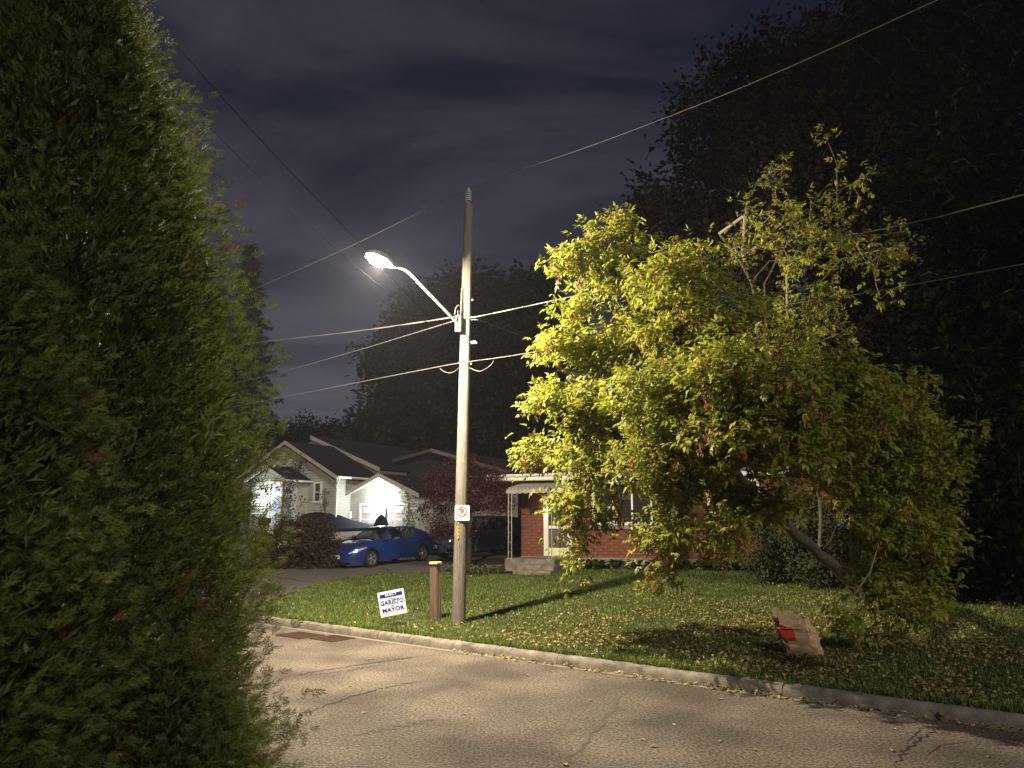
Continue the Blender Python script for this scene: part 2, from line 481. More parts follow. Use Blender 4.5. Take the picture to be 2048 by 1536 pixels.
# lawn of the near side lies level with the camera's ground
# kerb: cast stones with open joints
kerb = tag(empty('kerb'), kind='structure')
joints_px = [(543, 1237), (733, 1266), (801, 1274), (1114, 1313), (1574, 1372)]
u0s = sorted([-60, -48, -36, -27, -21, -15.5] + [u_of(*road_pt(px, py + 17)[:2]) for px, py in joints_px] + [7.4, 10.6, 14, 18, 24, 32, 42])
def kerb_stone(ua, ub):
    prof = [(0.0, -0.1), (0.0, 0.0), (0.012, 0.085), (0.035, 0.128), (0.075, 0.148), (0.17, 0.155), (0.178, 0.147), (0.178, -0.1)]
    n = max(2, int((ub - ua) / 0.16))
    rows = []
    for i in range(n + 1):
        u = ua + 0.006 + (ub - ua - 0.012) * i / n
        rows.append([(*rd(u, s + random.uniform(-.008, .008) * (0 < k < 6)), z + random.uniform(-.009, .006) * (1 < k < 6)) for k, (s, z) in enumerate(prof)])
    m = MB().grid(rows)
    L = len(m.v); k = len(prof)
    m.f.append(tuple(range(k))); m.f.append(tuple(range(L - k, L)))
    return m
for a, b in zip(u0s[:-1], u0s[1:]):
    kerb_stone(a, b).build('kerb_stone', 'concrete', kerb, smooth=40)
gut = sheet('gutter', np.linspace(-60, 42, 103), [-0.13, -0.02, 0.005], lambda x, y: 0.005, 'gutter'); tag(gut, kind='structure')

# driveway: from the road at the left up to the grey house and across behind the lawn
low = [(330, 1262), (430, 1235), (480, 1219), (550, 1198), (600, 1180), (650, 1164), (700, 1155), (760, 1149), (840, 1146), (930, 1148), (1000, 1143), (1045, 1140)]
up = [(150, 1215), (250, 1195), (330, 1178), (420, 1165), (500, 1152), (560, 1142), (600, 1130), (660, 1118), (760, 1108), (860, 1100), (960, 1094), (1020, 1090)]
def resamp(P, n):
    P = [Vector((p.x, p.y)) for p in P]
    d = [0]
    for a, b in zip(P[:-1], P[1:]): d.append(d[-1] + (b - a).length)
    out = []
    for t in np.linspace(0, d[-1], n):
        i = min(len(d) - 2, int(np.searchsorted(d, t, 'right')) - 1)
        f = (t - d[i]) / (d[i + 1] - d[i]); out.append(P[i].lerp(P[i + 1], f))
    return out
def behind_kerb(p):
    s = s_of(p.x, p.y)
    if s < .18: p = Vector((p.x + NX * (.18 - s), p.y + NY * (.18 - s), p.z))
    return p
LOW = resamp([behind_kerb(ground(*p)) for p in low], 40); UP = resamp([behind_kerb(ground(*p)) for p in up], 40)
rows = []
for a, b in zip(LOW, UP):
    r = []
    for t in np.linspace(0, 1, 16):
        p = a.lerp(b, t)
        r.append((p.x, p.y, 0.15 + SL * min(max(s_of(p.x, p.y), 0), SMAX) + 0.022))
    rows.append(r)
drv = MB().grid(rows).build('driveway', 'drive', fix=False); tag(drv, kind='structure')
DRIVE_POLY = [(p.x, p.y) for p in LOW] + [(p.x, p.y) for p in UP[::-1]]
def inpoly_np(X, Y, poly):
    ins = np.zeros(len(X), bool)
    n = len(poly)
    for i in range(n):
        x1, y1 = poly[i]; x2, y2 = poly[(i + 1) % n]
        if y1 == y2: continue
        c = ((y1 > Y) != (y2 > Y)) & (X < (x2 - x1) * (Y - y1) / (y2 - y1) + x1)
        ins ^= c
    return ins
# planting bed round the red maple
BED = [ground(*p) for p in [(925, 1149), (960, 1152), (1020, 1146), (1060, 1139), (1050, 1120), (985, 1118), (930, 1122)]]
bm_ = MB(); cen = sum(BED, Vector()) / len(BED)
bv = [(p.x, p.y, tz(p.x, p.y) + .034) for p in BED] + [(cen.x, cen.y, tz(cen.x, cen.y) + .07)]
bm_.add(bv, [(i, (i + 1) % len(BED), len(BED)) for i in range(len(BED))])
bed = bm_.build('planting_bed', 'dirt', fix=False); tag(bed, kind='structure')
BED_POLY = [(p.x, p.y) for p in BED]

# cracks: narrow, ragged openings in the paving
def crack(pts, w, parent, lift, onroad=True, mat='crack', nm='crack'):
    P = [(road_pt(*p) if onroad else ground(*p)) for p in pts]
    P = resamp(P, max(8, int(len(pts) * 9)))
    rows = []
    for i, p in enumerate(P):
        a = P[max(0, i - 1)]; b = P[min(len(P) - 1, i + 1)]
        t = (b - a).normalized(); nn = Vector((-t.y, t.x))
        e = min(1, 4 * min(i + .3, len(P) - 1 - i + .3) / len(P))
        ww = w * random.uniform(.35, 1.25) * e
        j = nn * random.uniform(-1, 1) * w * .9
        q1 = p + j + nn * ww * .5; q2 = p + j - nn * ww * .5
        z = (lambda q: (0.0 if onroad else tz(q.x, q.y)) + lift)
        rows.append([(q1.x, q1.y, z(q1)), (q2.x, q2.y, z(q2))])
    return MB().grid(rows).build(nm, mat, parent, fix=False)
crack([(560, 1356), (640, 1342), (760, 1324), (850, 1312), (890, 1309)], .035, road, .004)
crack([(590, 1353), (690, 1343), (780, 1326)], .02, road, .0045)
crack([(570, 1440), (620, 1424), (700, 1394), (780, 1373), (880, 1356)], .032, road, .004)
crack([(1788, 1540), (1800, 1512), (1822, 1492), (1850, 1474), (1885, 1452)], .035, road, .004)
crack([(1810, 1490), (1835, 1466), (1848, 1452)], .014, road, .0045)
crack([(1850, 1514), (1880, 1492), (1960, 1480)], .012, road, .0047)
crack([(700, 1472), (780, 1456), (850, 1444), (880, 1441)], .10, road, .0035, True, 'patch', 'tar_smear')
crack([(1120, 1536), (1180, 1480), (1225, 1420), (1262, 1366)], .05, road, .0035, True, 'patch', 'tar_smear')
crack([(545, 1153), (600, 1163), (640, 1168)], .05, drv, .027, False)
crack([(700, 1150), (770, 1146), (830, 1148)], .05, drv, .027, False)
crack([(765, 1137), (775, 1142), (790, 1144)], .05, drv, .028, False)

# storm drain: two rusty grates by the kerb
def drain(pxs, label):
    P = [road_pt(*p) for p in pxs]
    c = sum(P, Vector()) / len(P)
    L = (P[1] - P[0]).length
    o = empty('drain_grate', (c.x, c.y, 0.0), math.atan2(UY, UX))
    w = 0.30
    MB().box(-L / 2, L / 2, -w, w, 0.0015, 0.004).build('pit', 'dark_void', o)
    fr = MB()
    for (x0, x1, y0, y1) in ((-L / 2, L / 2, -w, -w + .04), (-L / 2, L / 2, w - .04, w), (-L / 2, -L / 2 + .04, -w + .04, w - .04), (L / 2 - .04, L / 2, -w + .04, w - .04)):
        fr.box(x0, x1, y0, y1, .002, .016)
    fr.build('frame', 'rust', o)
    proto = MB().box(-.014, .014, -w + .04, w - .04, .004, .012).v
    bar = None
    n = int((L - .08) / .055)
    for i in range(n):
        if bar is None:
            bar = MB().box(-.014, .014, -w + .04, w - .04, .004, .013).build('bar', 'rust', o); b = bar
        else:
            b = bar.copy(); COL.objects.link(b)
        b.location.x = -L / 2 + .04 + (i + .6) * (L - .08) / n
    tag(o, label, 'drain grate')
drain([(570, 1268), (630, 1274), ], 'rusty storm drain grate with gutter water stains, half hidden by the cedar')
drain([(640, 1275), (692, 1280)], 'rusty storm drain grate in the gutter with leaves on it')
# ================================================================ UTILITY POLE, LAMP, WIRES
PB = ground(917, 1246)
PTOP = at(937, 408, PB.y)
PH = PTOP.z - PB.z
pole_top = Vector((PTOP.x, PTOP.y, PTOP.z))
pole_bot = Vector((PB.x, PB.y, PB.z - 0.3))
pole = empty('utility_pole', (PB.x, PB.y, PB.z))
def W2L(o, p): return Vector(p) - Vector(o.location)      # for unrotated empties
def on_pole(z):
    t = (z - pole_bot.z) / (pole_top.z - pole_bot.z)
    return pole_bot.lerp(pole_top, t)
def pole_px(py):
    lo, hi = pole_bot.z, pole_top.z
    for _ in range(40):
        mid = (lo + hi) / 2; p = on_pole(mid); d = p - CAMP
        f = d.y * CT + d.z * ST; upc = -d.y * ST + d.z * CT
        if 768 - F_PX * upc / f > py: lo = mid
        else: hi = mid
    return on_pole((lo + hi) / 2)
n = 24; pts = []; rs = []
for i in range(n + 1):
    t = i / n
    pts.append(W2L(pole, pole_bot.lerp(pole_top, t))); rs.append(0.146 - 0.048 * t + random.uniform(-.002, .002))
MB().tube(pts, rs, 18).build('shaft', 'pole_wood', pole, smooth=50)
# insulator on a pin
top = W2L(pole, pole_top)
ins = MB(); prof = [(0.02, 0.02)]
z = 0.06
for k in range(5):
    prof += [(0.035, z), (0.072, z + .012), (0.072, z + .03), (0.035, z + .042)]; z += .05
prof += [(0.03, z), (0.03, z + .03)]
ins.lathe(prof, 14, Matrix.Translation(top)).build('insulator', 'porcelain', pole, smooth=30)
MB().tube([top - Vector((0, .0, .35)), top + Vector((0, 0, .08))], .018, 8).build('pin', 'galv_dark', pole)
wire_top = top + Vector((0, 0, z + .045))
MB().lathe([(0.01, -.02), (0.035, -.01), (0.035, .025), (0.012, .03)], 10, Matrix.Translation(wire_top)).build('wire_clamp', 'galv', pole)
# conduit and hardware
def pl(py, dx=0, dy=0): p = W2L(pole, pole_px(py)); return p + Vector((dx, dy, 0))
MB().tube([pl(580, -.10, -.09), pl(645, -.105, -.10)], .014, 6).build('conduit', 'galv', pole)
MB().tube([pl(615, -.105, -.1), pl(613, -.17, -.12), pl(620, -.22, -.13), pl(632, -.24, -.13)], .009, 6).build('lead_wire', 'wire', pole)
MB().tube([pl(627, -.12, -.1), pl(624, -.17, -.12), pl(640, -.17, -.12)], .008, 6).build('lead_wire', 'wire', pole)
for py in (600, 635, 728, 684):
    MB().lathe([(0.02, -.02), (0.028, 0), (0.018, .02)], 8, Matrix.Translation(pl(py, .135, 0)) @ Matrix.Rotation(math.pi / 2, 4, 'Y')).build('bolt', 'galv', pole)
MB().box(-.012, .012, -.16, .16, -.012, .012, Matrix.Translation(pl(728, -.02, 0)) @ Matrix.Rotation(rad(-38), 4, 'Z')).build('cable_bracket', 'galv_dark', pole)
MB().box(.10, .26, -.02, .02, -.02, .02, Matrix.Translation(pl(686, 0, 0))).build('service_bracket', 'galv_dark', pole)
MB().lathe([(0.012, -.04), (0.035, -.02), (0.035, .02), (0.012, .04)], 8, Matrix.Translation(pl(684, .2, 0)) @ Matrix.Rotation(math.pi / 2, 4, 'Y')).build('spool', 'porcelain', pole)
# yellow marker strip
yp = pl(1062)
MB().box(-.018, .018, -.006, 0, -.17, .17, Matrix.Translation(pl(1060, -.045, -.142))).build('marker_strip', 'tag_yellow', pole)
for k in range(4):
    MB().box(-.008, .008, -.009, -.0065, -.13 + k * .075, -.09 + k * .075, Matrix.Translation(pl(1060, -.045, -.142))).build('marker_character', 'black_paint', pole)
tag(pole, 'tall weathered wooden utility pole standing on the lawn behind the kerb', 'utility pole')

# street lamp on its arm: the arm reaches out over the road
ARM = Vector((-0.57, -0.822))
armN = Vector((ARM.y, -ARM.x))
def arm_pt(px, py): return on_plane(px, py, (PB.x, PB.y), (armN.x, armN.y))
def plane_o(px, py):
    o = pole_px(py); return on_plane(px, py, (o.x, o.y), (armN.x, armN.y))
a0 = plane_o(917, 648); a1 = plane_o(818, 545); a2 = plane_o(800, 535); a3 = plane_o(786, 531)
lampc = plane_o(764, 523)
LAMP = empty('street_lamp', tuple(pole_px(645)))
def LL(p): return Vector(p) - Vector(LAMP.location)
path = [a0, a0.lerp(a1, .5), a1, a1.lerp(a2, .5) + Vector((0, 0, .015)), a2, a3]
MB().tube([LL(p) for p in path], [.034, .032, .030, .029, .028, .028], 12).build('arm', 'galv', LAMP, smooth=50)
bpnt = LL(a0)
rotA = Matrix.Rotation(math.atan2(ARM.y, ARM.x), 4, 'Z')
MB().bbox(-.04, .03, -.075, .075, -.17, .17, .01, Matrix.Translation(bpnt) @ rotA).build('bracket', 'galv', LAMP)
# cobra head: local x along arm outwards
hd = (lampc - a3); hl = Vector((ARM.x, ARM.y, 0.10)).normalized()
side = Vector((-ARM.y, ARM.x, 0)).normalized(); upv = hl.cross(side) * -1
if upv.z < 0: upv = -upv
HM = Matrix(((hl.x, side.x, upv.x, 0), (hl.y, side.y, upv.y, 0), (hl.z, side.z, upv.z, 0), (0, 0, 0, 1)))
HM = Matrix.Translation(LL(a3)) @ HM
st = [(-.06, .035, .035, -.03), (.05, .06, .06, -.05), (.14, .11, .085, -.055), (.28, .165, .105, -.05), (.46, .185, .105, -.045), (.60, .15, .08, -.04), (.68, .07, .045, -.03), (.70, .02, .02, -.015)]
rows = []
for x, w, h, zb in st:
    r = []
    for k in range(13):
        a = math.pi * k / 12
        r.append(HM @ Vector((x, w * math.cos(a), max(0, math.sin(a)) ** .8 * h)))
    r += [HM @ Vector((x, -w * .98, zb)), HM @ Vector((x, w * .98, zb)), r[0]]
    rows.append(r)
hm = MB().grid(rows)
hm.build('housing', 'galv', LAMP, smooth=40)
# glowing refractor bowl under the housing
rows = []
for i in range(9):
    ph = math.pi / 2 * i / 8
    rows.append([HM @ Vector((.40 + .235 * math.cos(ph) * math.cos(t), .178 * math.cos(ph) * math.sin(t), -.044 - .10 * math.sin(ph))) for t in np.linspace(0, 2 * math.pi, 21)])
MB().grid(rows).build('lens_bowl', 'lamp_on', LAMP, smooth=True)
MB().lathe([(.03, 0), (.035, .05), (.02, .07)], 10, HM @ Matrix.Translation((.22, 0, .10))).build('photocell', 'galv_dark', LAMP)
tag(LAMP, 'lit street lamp on a curved grey arm bolted to the utility pole', 'street lamp')
ld = bpy.data.lights.new('street_lamp_light', 'POINT')
ld.energy = 9000; ld.shadow_soft_size = 0.07; ld.color = (1.0, 0.85, 0.63)
lo = bpy.data.objects.new('street_lamp_light', ld); COL.objects.link(lo)
lo.parent = LAMP; lo.location = HM @ Vector((.40, 0, -.205))

# wires
def wire(name, pts, r, mat, label, twist=0):
    P = [Vector(p) for p in pts]
    if name == 'power_line':           # carry the spans on towards the next poles
        if 'left of' in label or 'beside' in label or len(P) > 7: P.insert(0, P[0] + (P[0] - P[1]).normalized() * 16 + Vector((0, 0, .4)))
        if 'right of' in label or len(P) > 7: P.append(P[-1] + (P[-1] - P[-2]).normalized() * 16)
    base = P[0]
    # smooth resample (Catmull)
    out = []
    for i in range(len(P) - 1):
        p0 = P[max(0, i - 1)]; p1 = P[i]; p2 = P[i + 1]; p3 = P[min(len(P) - 1, i + 2)]
        k = max(4, int((p2 - p1).length / (0.18 if twist else 0.7)))
        for j in range(k):
            t = j / k
            out.append(0.5 * ((2 * p1) + (p2 - p0) * t + (2 * p0 - 5 * p1 + 4 * p2 - p3) * t * t + (3 * p1 - p0 - 3 * p2 + p3) * t ** 3))
    out.append(P[-1])
    o = empty(name, base) if twist else None
    if twist:
        for k in range(2):
            q = []
            for i, p in enumerate(out):
                a = i * 0.55 + k * math.pi
                q.append(p + Vector((0, math.cos(a), math.sin(a))) * r * .8 - base)
            MB().tube(q, r, 5).build('strand', mat, o, smooth=True)
    else:
        o = MB().tube(out, r, 5).build(name, mat, None, smooth=True)
    tag(o, label, 'wire', 'overhead wires')
    return o
def along(px, py, pyref):          # on the vertical plane along the road through the pole
    o = pole_px(pyref)
    return on_plane(px, py, (o.x, o.y), (NX, NY))
wt_ = Vector(pole.location) + wire_top
oT = wt_
def alT(px, py): return on_plane(px, py, (oT.x, oT.y), (NX, NY))
wire('power_line', [alT(200, 700), alT(350, 647), alT(500, 582), alT(700, 493), wt_, alT(1200, 285), alT(1500, 168), alT(1870, 2), alT(2150, -130)], .006, 'wire', 'single thin top wire running over the insulator on top of the utility pole')
wire('power_line', [along(300, 716, 633), along(500, 687, 633), along(700, 664, 633), along(870, 640, 633), pole_px(633) + Vector((-.12, -.1, 0))], .0095, 'wire', 'thick twisted cable left of the utility pole, meeting it at the lamp bracket', 1)
wire('power_line', [pole_px(636) + Vector((.1, -.05, 0)), along(960, 632, 633), along(1125, 597, 633), along(1500, 512, 633), along(1850, 440, 633), along(2200, 350, 633)], .007, 'wire', 'thick twisted cable right of the utility pole, running into the lit maple', 1)
wire('power_line', [along(300, 800, 640), along(500, 760, 640), along(700, 705, 640), along(800, 675, 640), pole_px(640) + Vector((-.12, -.08, 0))], .007, 'wire', 'thin cable slung just below the thick twisted cable beside the street lamp')
wire('power_line', [along(300, 840, 727), along(520, 803, 727), along(700, 768, 727), along(870, 735, 727), pole_px(727) + Vector((0, -.12, 0)), along(1075, 703, 727), along(1500, 622, 727), along(1750, 583, 727), along(2200, 500, 727)], .009, 'wire', 'lowest telephone cable crossing the utility pole')
def loop(pts, label): wire('cable_loop', pts, .009, 'wire', label)
loop([along(880, 737, 727), along(888, 743, 727), along(900, 746, 727), along(912, 741, 727), pole_px(735) + Vector((-.10, -.08, 0))], 'slack cable loop hanging left of the utility pole from the lowest cable')
loop([along(988, 719, 727), along(982, 730, 727), along(965, 741, 727), along(955, 742, 727), pole_px(737) + Vector((.11, -.06, 0))], 'slack cable loop hanging right of the utility pole from the lowest cable')
MB_ = None
p0 = pole_px(640) + Vector((.11, 0, 0))
wire('service_wire', [p0, at(960, 641, 15.9), at(1010, 660, 18), at(1080, 688, 21), at(1150, 735, 24), at(1230, 800, 27.5), at(1262, 850, 29.3), at(1290, 938, 30.3)], .009, 'wire', 'service wire dropping from the utility pole to the brick house')
p1 = pole_px(684) + Vector((.14, 0, 0))
wire('service_wire', [p1, at(985, 697, 17), at(1040, 722, 20), at(1080, 742, 22), at(1150, 790, 26), at(1225, 845, 28.8), at(1258, 940, 30)], .006, 'wire_dark', 'thin dark telephone drop from the utility pole to the brick house')
p2 = pole_px(678) + Vector((.12, -.1, 0))
wire('service_wire', [at(230, -60, 7.2), at(370, 110, 8.8), at(540, 300, 10.6), at(715, 482, 12.6), at(800, 575, 13.7), at(870, 640, 14.7), p2], .0055, 'wire_dark', 'dark service wire coming from high over the cedars to the utility pole, upper of two')
p3 = pole_px(684) + Vector((.12, -.1, 0))
wire('service_wire', [at(230, 60, 7.2), at(370, 205, 8.8), at(540, 375, 10.8), at(640, 470, 12.2), at(780, 588, 13.6), at(870, 655, 14.6), p3], .0045, 'wire_dark', 'dark service wire coming from high over the cedars to the utility pole, lower of two')

# no-parking sign on the pole
def text_mesh(body, size, mat, parent, M4, name='lettering', bold=0.0, sx=1.0, thick=.001):
    cu = bpy.data.curves.new(name, 'FONT')
    cu.body = body; cu.size = size; cu.align_x = 'CENTER'; cu.align_y = 'CENTER'
    cu.space_character = 1.06; cu.offset = bold; cu.extrude = thick; cu.resolution_u = 3
    tmp = bpy.data.objects.new(name, cu); COL.objects.link(tmp)
    bpy.context.view_layer.update()
    me = bpy.data.meshes.new_from_object(tmp.evaluated_get(bpy.context.evaluated_depsgraph_get()))
    bpy.data.objects.remove(tmp)
    me.transform(M4 @ Matrix.Diagonal((sx, 1, 1, 1)))
    return link(name, me, mat, parent)
sp = pole_px(1026)
sgn = empty('parking_sign', (sp.x + .03, sp.y - .155, sp.z), rad(4))
FR = Matrix.Rotation(math.pi / 2, 4, 'X')        # text plane xy -> xz facing -y
def rrect(w, h, r, n=5):
    out = []
    for cx, cy, a0_ in ((w - r, h - r, 0), (-w + r, h - r, 90), (-w + r, -h + r, 180), (w - r, -h + r, 270)):
        for k in range(n + 1):
            a = rad(a0_ + 90 * k / n); out.append((cx + r * math.cos(a), cy + r * math.sin(a)))
    return out
MB().prism(rrect(.152, .16, .025), .004, lambda a, b, c: (a, c, b)).build('plate', 'sign_white', sgn)
ring = MB(); no, ri, ro, cz_ = 32, .078, .100, .022
v = []; f = []
for k in range(no):
    a = 2 * math.pi * k / no
    for r in (ri, ro):
        v.append((r * math.cos(a), -.003, cz_ + r * math.sin(a)))
for k in range(no):
    j = (k + 1) % no; f.append((2 * k, 2 * k + 1, 2 * j + 1, 2 * j))
ring.add(v, f)
dg = Matrix.Translation((0, 0, cz_)) @ Matrix.Rotation(rad(45), 4, 'Y')
ring.box(-.08, .08, -.0034, -.0030, -.010, .010, dg)
text_mesh('P', .15, 'black_paint', sgn, Matrix.Translation((0, -.0012, cz_)) @ FR, 'letter', .004, thick=.0006)
ring.build('prohibition_ring', 'sign_red', sgn, fix=False)
for sx in (-1, 1):
    MB().add([(sx * .135, -.002, -.112), (sx * .105, -.002, -.092), (sx * .105, -.002, -.132)], [(0, 1, 2)]).build('arrow', 'black_paint', sgn)
MB().box(-.012, .012, -.0022, -.001, -.146, -.130).build('lettering', 'black_paint', sgn)
for z_ in (.145, -.122):
    MB().lathe([(.009, 0), (.009, .004), (.004, .006)], 8, Matrix.Translation((0, -.001, z_)) @ Matrix.Rotation(math.pi / 2, 4, 'X')).build('bolt', 'galv_dark', sgn)
MB().box(-.02, .02, .004, .03, -.14, .14).build('mounting_strap', 'galv_dark', sgn)
tag(sgn, 'white no-parking sign with a red ring fixed to the utility pole', 'sign')

# ribbed wooden marker post beside the pole
pb = ground(872, 1240)
post = empty('marker_post', (pb.x, pb.y, pb.z), rad(-30))
ph = at(869, 1128, pb.y).z - pb.z
lean = Matrix.Rotation(rad(-2.0), 4, 'Y')
sh = MB()
w = .085
pts2 = []
def edge(a, b, n):
    for k in range(n):
        t0, t1 = k / n, (k + 1) / n
        q = lambda t: (a[0] + (b[0] - a[0]) * t, a[1] + (b[1] - a[1]) * t)
        nx, ny = (b[1] - a[1]), -(b[0] - a[0]); l = math.hypot(nx, ny); nx /= l; ny /= l
        g1 = (t0 * .75 + t1 * .25); g2 = (t0 * .3 + t1 * .7)
        p = q(t0); pts2.append(p); p = q(g1 * .5 + t0 * .5); pts2.append(p)
        p = q(g1); pts2.append((p[0] - nx * .018, p[1] - ny * .018)); p = q(g2); pts2.append((p[0] - nx * .018, p[1] - ny * .018))
        p = q(g2 * .5 + t1 * .5); pts2.append(p)
edge((-w, -w), (w, -w), 3); edge((w, -w), (w, w), 3); edge((w, w), (-w, w), 3); edge((-w, w), (-w, -w), 3)
sh.prism(pts2, ph + .15, lambda a, b, c: lean @ Vector((a, b, c - .15))).build('shaft', 'post_wood', post)
MB().bbox(-w - .018, w + .018, -w - .018, w + .018, ph, ph + .05, .014, lean).build('cap', 'cap_wood', post)
MB().box(-w - .03, -w + .005, -.05, .0, .42, .50, lean).build('clip', 'black_paint', post)
MB().tube([lean @ Vector((-w - .008, -.03, .46)), lean @ Vector((-w - .01, -.03, .66))], .006, 5).build('cord', 'wire_dark', post)
tag(post, 'short ribbed brown wooden post with a pale cap on the lawn', 'post')

# election lawn sign
lb = ground(790, 1252)
c4 = [at(px, py, lb.y) for px, py in ((752, 1186), (806, 1177), (815, 1224), (765, 1236))]
cc = sum(c4, Vector()) / 4
ls = empty('lawn_sign', (lb.x, lb.y, lb.z))
e1 = ((c4[1] - c4[0]) + (c4[2] - c4[3])) / 2; e2 = ((c4[0] - c4[3]) + (c4[1] - c4[2])) / 2
Wd, Ht = e1.length, e2.length
ex = e1.normalized(); ez = (e2 - ex * e2.dot(ex)).normalized(); ey = ez.cross(ex)
SM = Matrix(((ex.x, ey.x, ez.x, 0), (ex.y, ey.y, ez.y, 0), (ex.z, ey.z, ez.z, 0), (0, 0, 0, 1)))
SM = Matrix.Translation(cc - Vector(ls.location)) @ SM
MB().box(-Wd / 2, Wd / 2, -.003, .003, -Ht / 2, Ht / 2, SM).build('board', 'sign_white', ls)
MB().box(-Wd * .43, Wd * .43, -.0048, -.0034, Ht * .25, Ht * .40, SM).build('header_band', 'sign_blue', ls)
k = Wd / .56
def tx(b, size, z, mat, bold, sx, y=-.0042): text_mesh(b, size * k, mat, ls, SM @ Matrix.Translation((0, y, z * k)) @ FR, 'lettering', bold * k, sx, .0008)
tx('ELECT', .066, .178, 'sign_white', .0012, 1.3, -.0058)
tx('NICK', .036, .093, 'sign_blue', .0014, 1.5)
tx('GARISTO', .130, .020, 'sign_blue', .0052, .90)
tx('FOR', .030, -.058, 'sign_blue', .0012, 1.5)
tx('MAYOR', .116, -.135, 'sign_blue', .0052, 1.12)
for sx in (-.3, .3):
    MB().tube([SM @ Vector((Wd * sx, .006, Ht * .2)), SM @ Vector((Wd * sx, .006, -Ht * .5)), (SM @ Vector((Wd * sx, .006, -Ht * .5)) + Vector((.02 * sx, 0, -.35)))], .004, 5).build('wire_leg', 'galv_dark', ls)
tag(ls, 'tilted white and blue election lawn sign stuck in the grass', 'sign')

# paper yard-waste bag
bb = ground(1612, 1309)
bag = empty('paper_bag', (bb.x, bb.y, bb.z), rad(-30))
LVL, SEG = 13, 28
bh = .62
brng = np.random.default_rng(3)
crum = brng.normal(size=(LVL + 1, SEG)) * .017
crz = brng.normal(size=(LVL + 1, SEG)) * .010
def bagpt(i, j, extra=0.0):
    t = i / LVL; a = 2 * math.pi * (j % SEG) / SEG
    c_, s_ = math.cos(a), math.sin(a)
    hw = .245 + .03 * math.sin(t * 2.8); hdp = .19 + .03 * math.sin(t * 2.8)
    if t > .7: hdp *= 1 - (t - .7) * .8
    e = .42
    x = hw * math.copysign(abs(c_) ** e, c_); y = hdp * math.copysign(abs(s_) ** e, s_)
    d = Vector((x, y, 0)).normalized()
    k = crum[i, j % SEG] * (.3 if i == 0 else 1.0) - .045 * max(0, math.sin(9 * t + 1.5 * math.sin(2 * a))) ** 4 * (t > .2) + extra
    p = Vector((x, y, 0)) + d * k
    z = bh * t + crz[i, j % SEG] * (i > 0)
    top_ = max(0, (t - .55) / .45)
    z += top_ * (.05 * math.sin(2 * a + 2.4) + .03 * math.sin(5 * a)) - .12 * top_ * max(0, x / hw)
    return Vector((p.x - .20 * t, p.y - .03 * t, z))
rows = [[bagpt(i, j) for j in range(SEG + 1)] for i in range(LVL + 1)]
inner = [[Vector((-.2 + (p.x + .2) * q, p.y * q * .85, p.z - dz)) for p in rows[-1]] for q, dz in ((.93, .03), (.86, .12), (.8, .2))]
m = MB().grid(rows + inner)
m.f.append(tuple(range(len(m.v) - SEG - 1, len(m.v) - 1))); m.f.append(tuple(range(SEG - 1, -1, -1)))
m.build('body', 'paper', bag, smooth=38, fix=False)
def print_patch(i0, i1, j0, j1, mat, nm, off):
    MB().grid([[bagpt(i, j, off) for j in range(j0, j1 + 1)] for i in range(i0, i1 + 1)]).build(nm, mat, bag, fix=False)
print_patch(5, 11, 15, 21, 'paper_red', 'red_print', .006)
print_patch(8, 9, 16, 19, 'paper', 'pale_print', .011)
print_patch(6, 7, 17, 19, 'paper', 'pale_print', .011)
flap = [[bagpt(LVL, j) + Vector((.03 * q, -.05 * q, .015 * q - .11 * q * q * (1 + .4 * math.sin(j * 1.9)))) for j in range(20, 27)] for q in np.linspace(0, 1, 4)]
MB().grid(flap).build('flap', 'paper', bag, fix=False)
tag(bag, 'crumpled brown paper yard-waste bag with red print slumped on the lawn', 'paper bag')
# ================================================================ HOUSES
class House:
    def __init__(s, name, px, py_ref, Y, ang, z=None):
        p = at(px, py_ref, Y); s.o = Vector((p.x, p.y, 0)); s.ang = ang
        s.U = Vector((math.cos(ang), -math.sin(ang), 0)); s.V = Vector((math.sin(ang), math.cos(ang), 0))
        s.z = tz(p.x, p.y) if z is None else z
        s.e = empty(name, (p.x, p.y, s.z), -ang)
    def loc(s, px, py, yl=0.0):
        o = s.o + s.V * yl
        p = on_plane(px, py, (o.x, o.y), (s.V.x, s.V.y))
        d = p - s.o
        return d.dot(s.U), p.z - s.z
def quad_wall(mb, pts, t, ax):
    """extrude a polygon given as (a,z) by thickness t behind the plane. ax='y': face at y=c, ax='x'"""
def siding(parent, fn, z0, z1, xr, h=.14, mat='siding'):
    """lap boards; fn(a, z, out) -> local point; xr(z) -> (a0,a1)"""
    z = z0
    while z < z1 - 1e-4:
        zt = min(z + h, z1)
        a0, a1 = xr(z); b0, b1 = xr(zt)
        if a1 - a0 < .1: break
        m = MB()
        v = [fn(a0, z, .004), fn(a1, z, .004), fn(a1, z, .042), fn(a0, z, .042), fn(b0, zt, .004), fn(b1, zt, .004), fn(b1, zt, .008), fn(b0, zt, .008)]
        m.add(v, [(0, 1, 2, 3), (3, 2, 6, 7), (4, 7, 6, 5), (0, 3, 7, 4), (1, 5, 6, 2)])
        m.build('siding_board', mat, parent)
        z = zt
def slab(parent, name, mat, pts, t):
    """thin slab from 4 corner points, thickness t downwards"""
    v = [Vector(p) for p in pts] + [Vector(p) - Vector((0, 0, t)) for p in pts]
    n = len(pts)
    f = [tuple(range(n)), tuple(range(2 * n - 1, n - 1, -1))] + [(i, n + i, n + (i + 1) % n, (i + 1) % n) for i in range(n)]
    return MB().add(v, f).build(name, mat, parent)
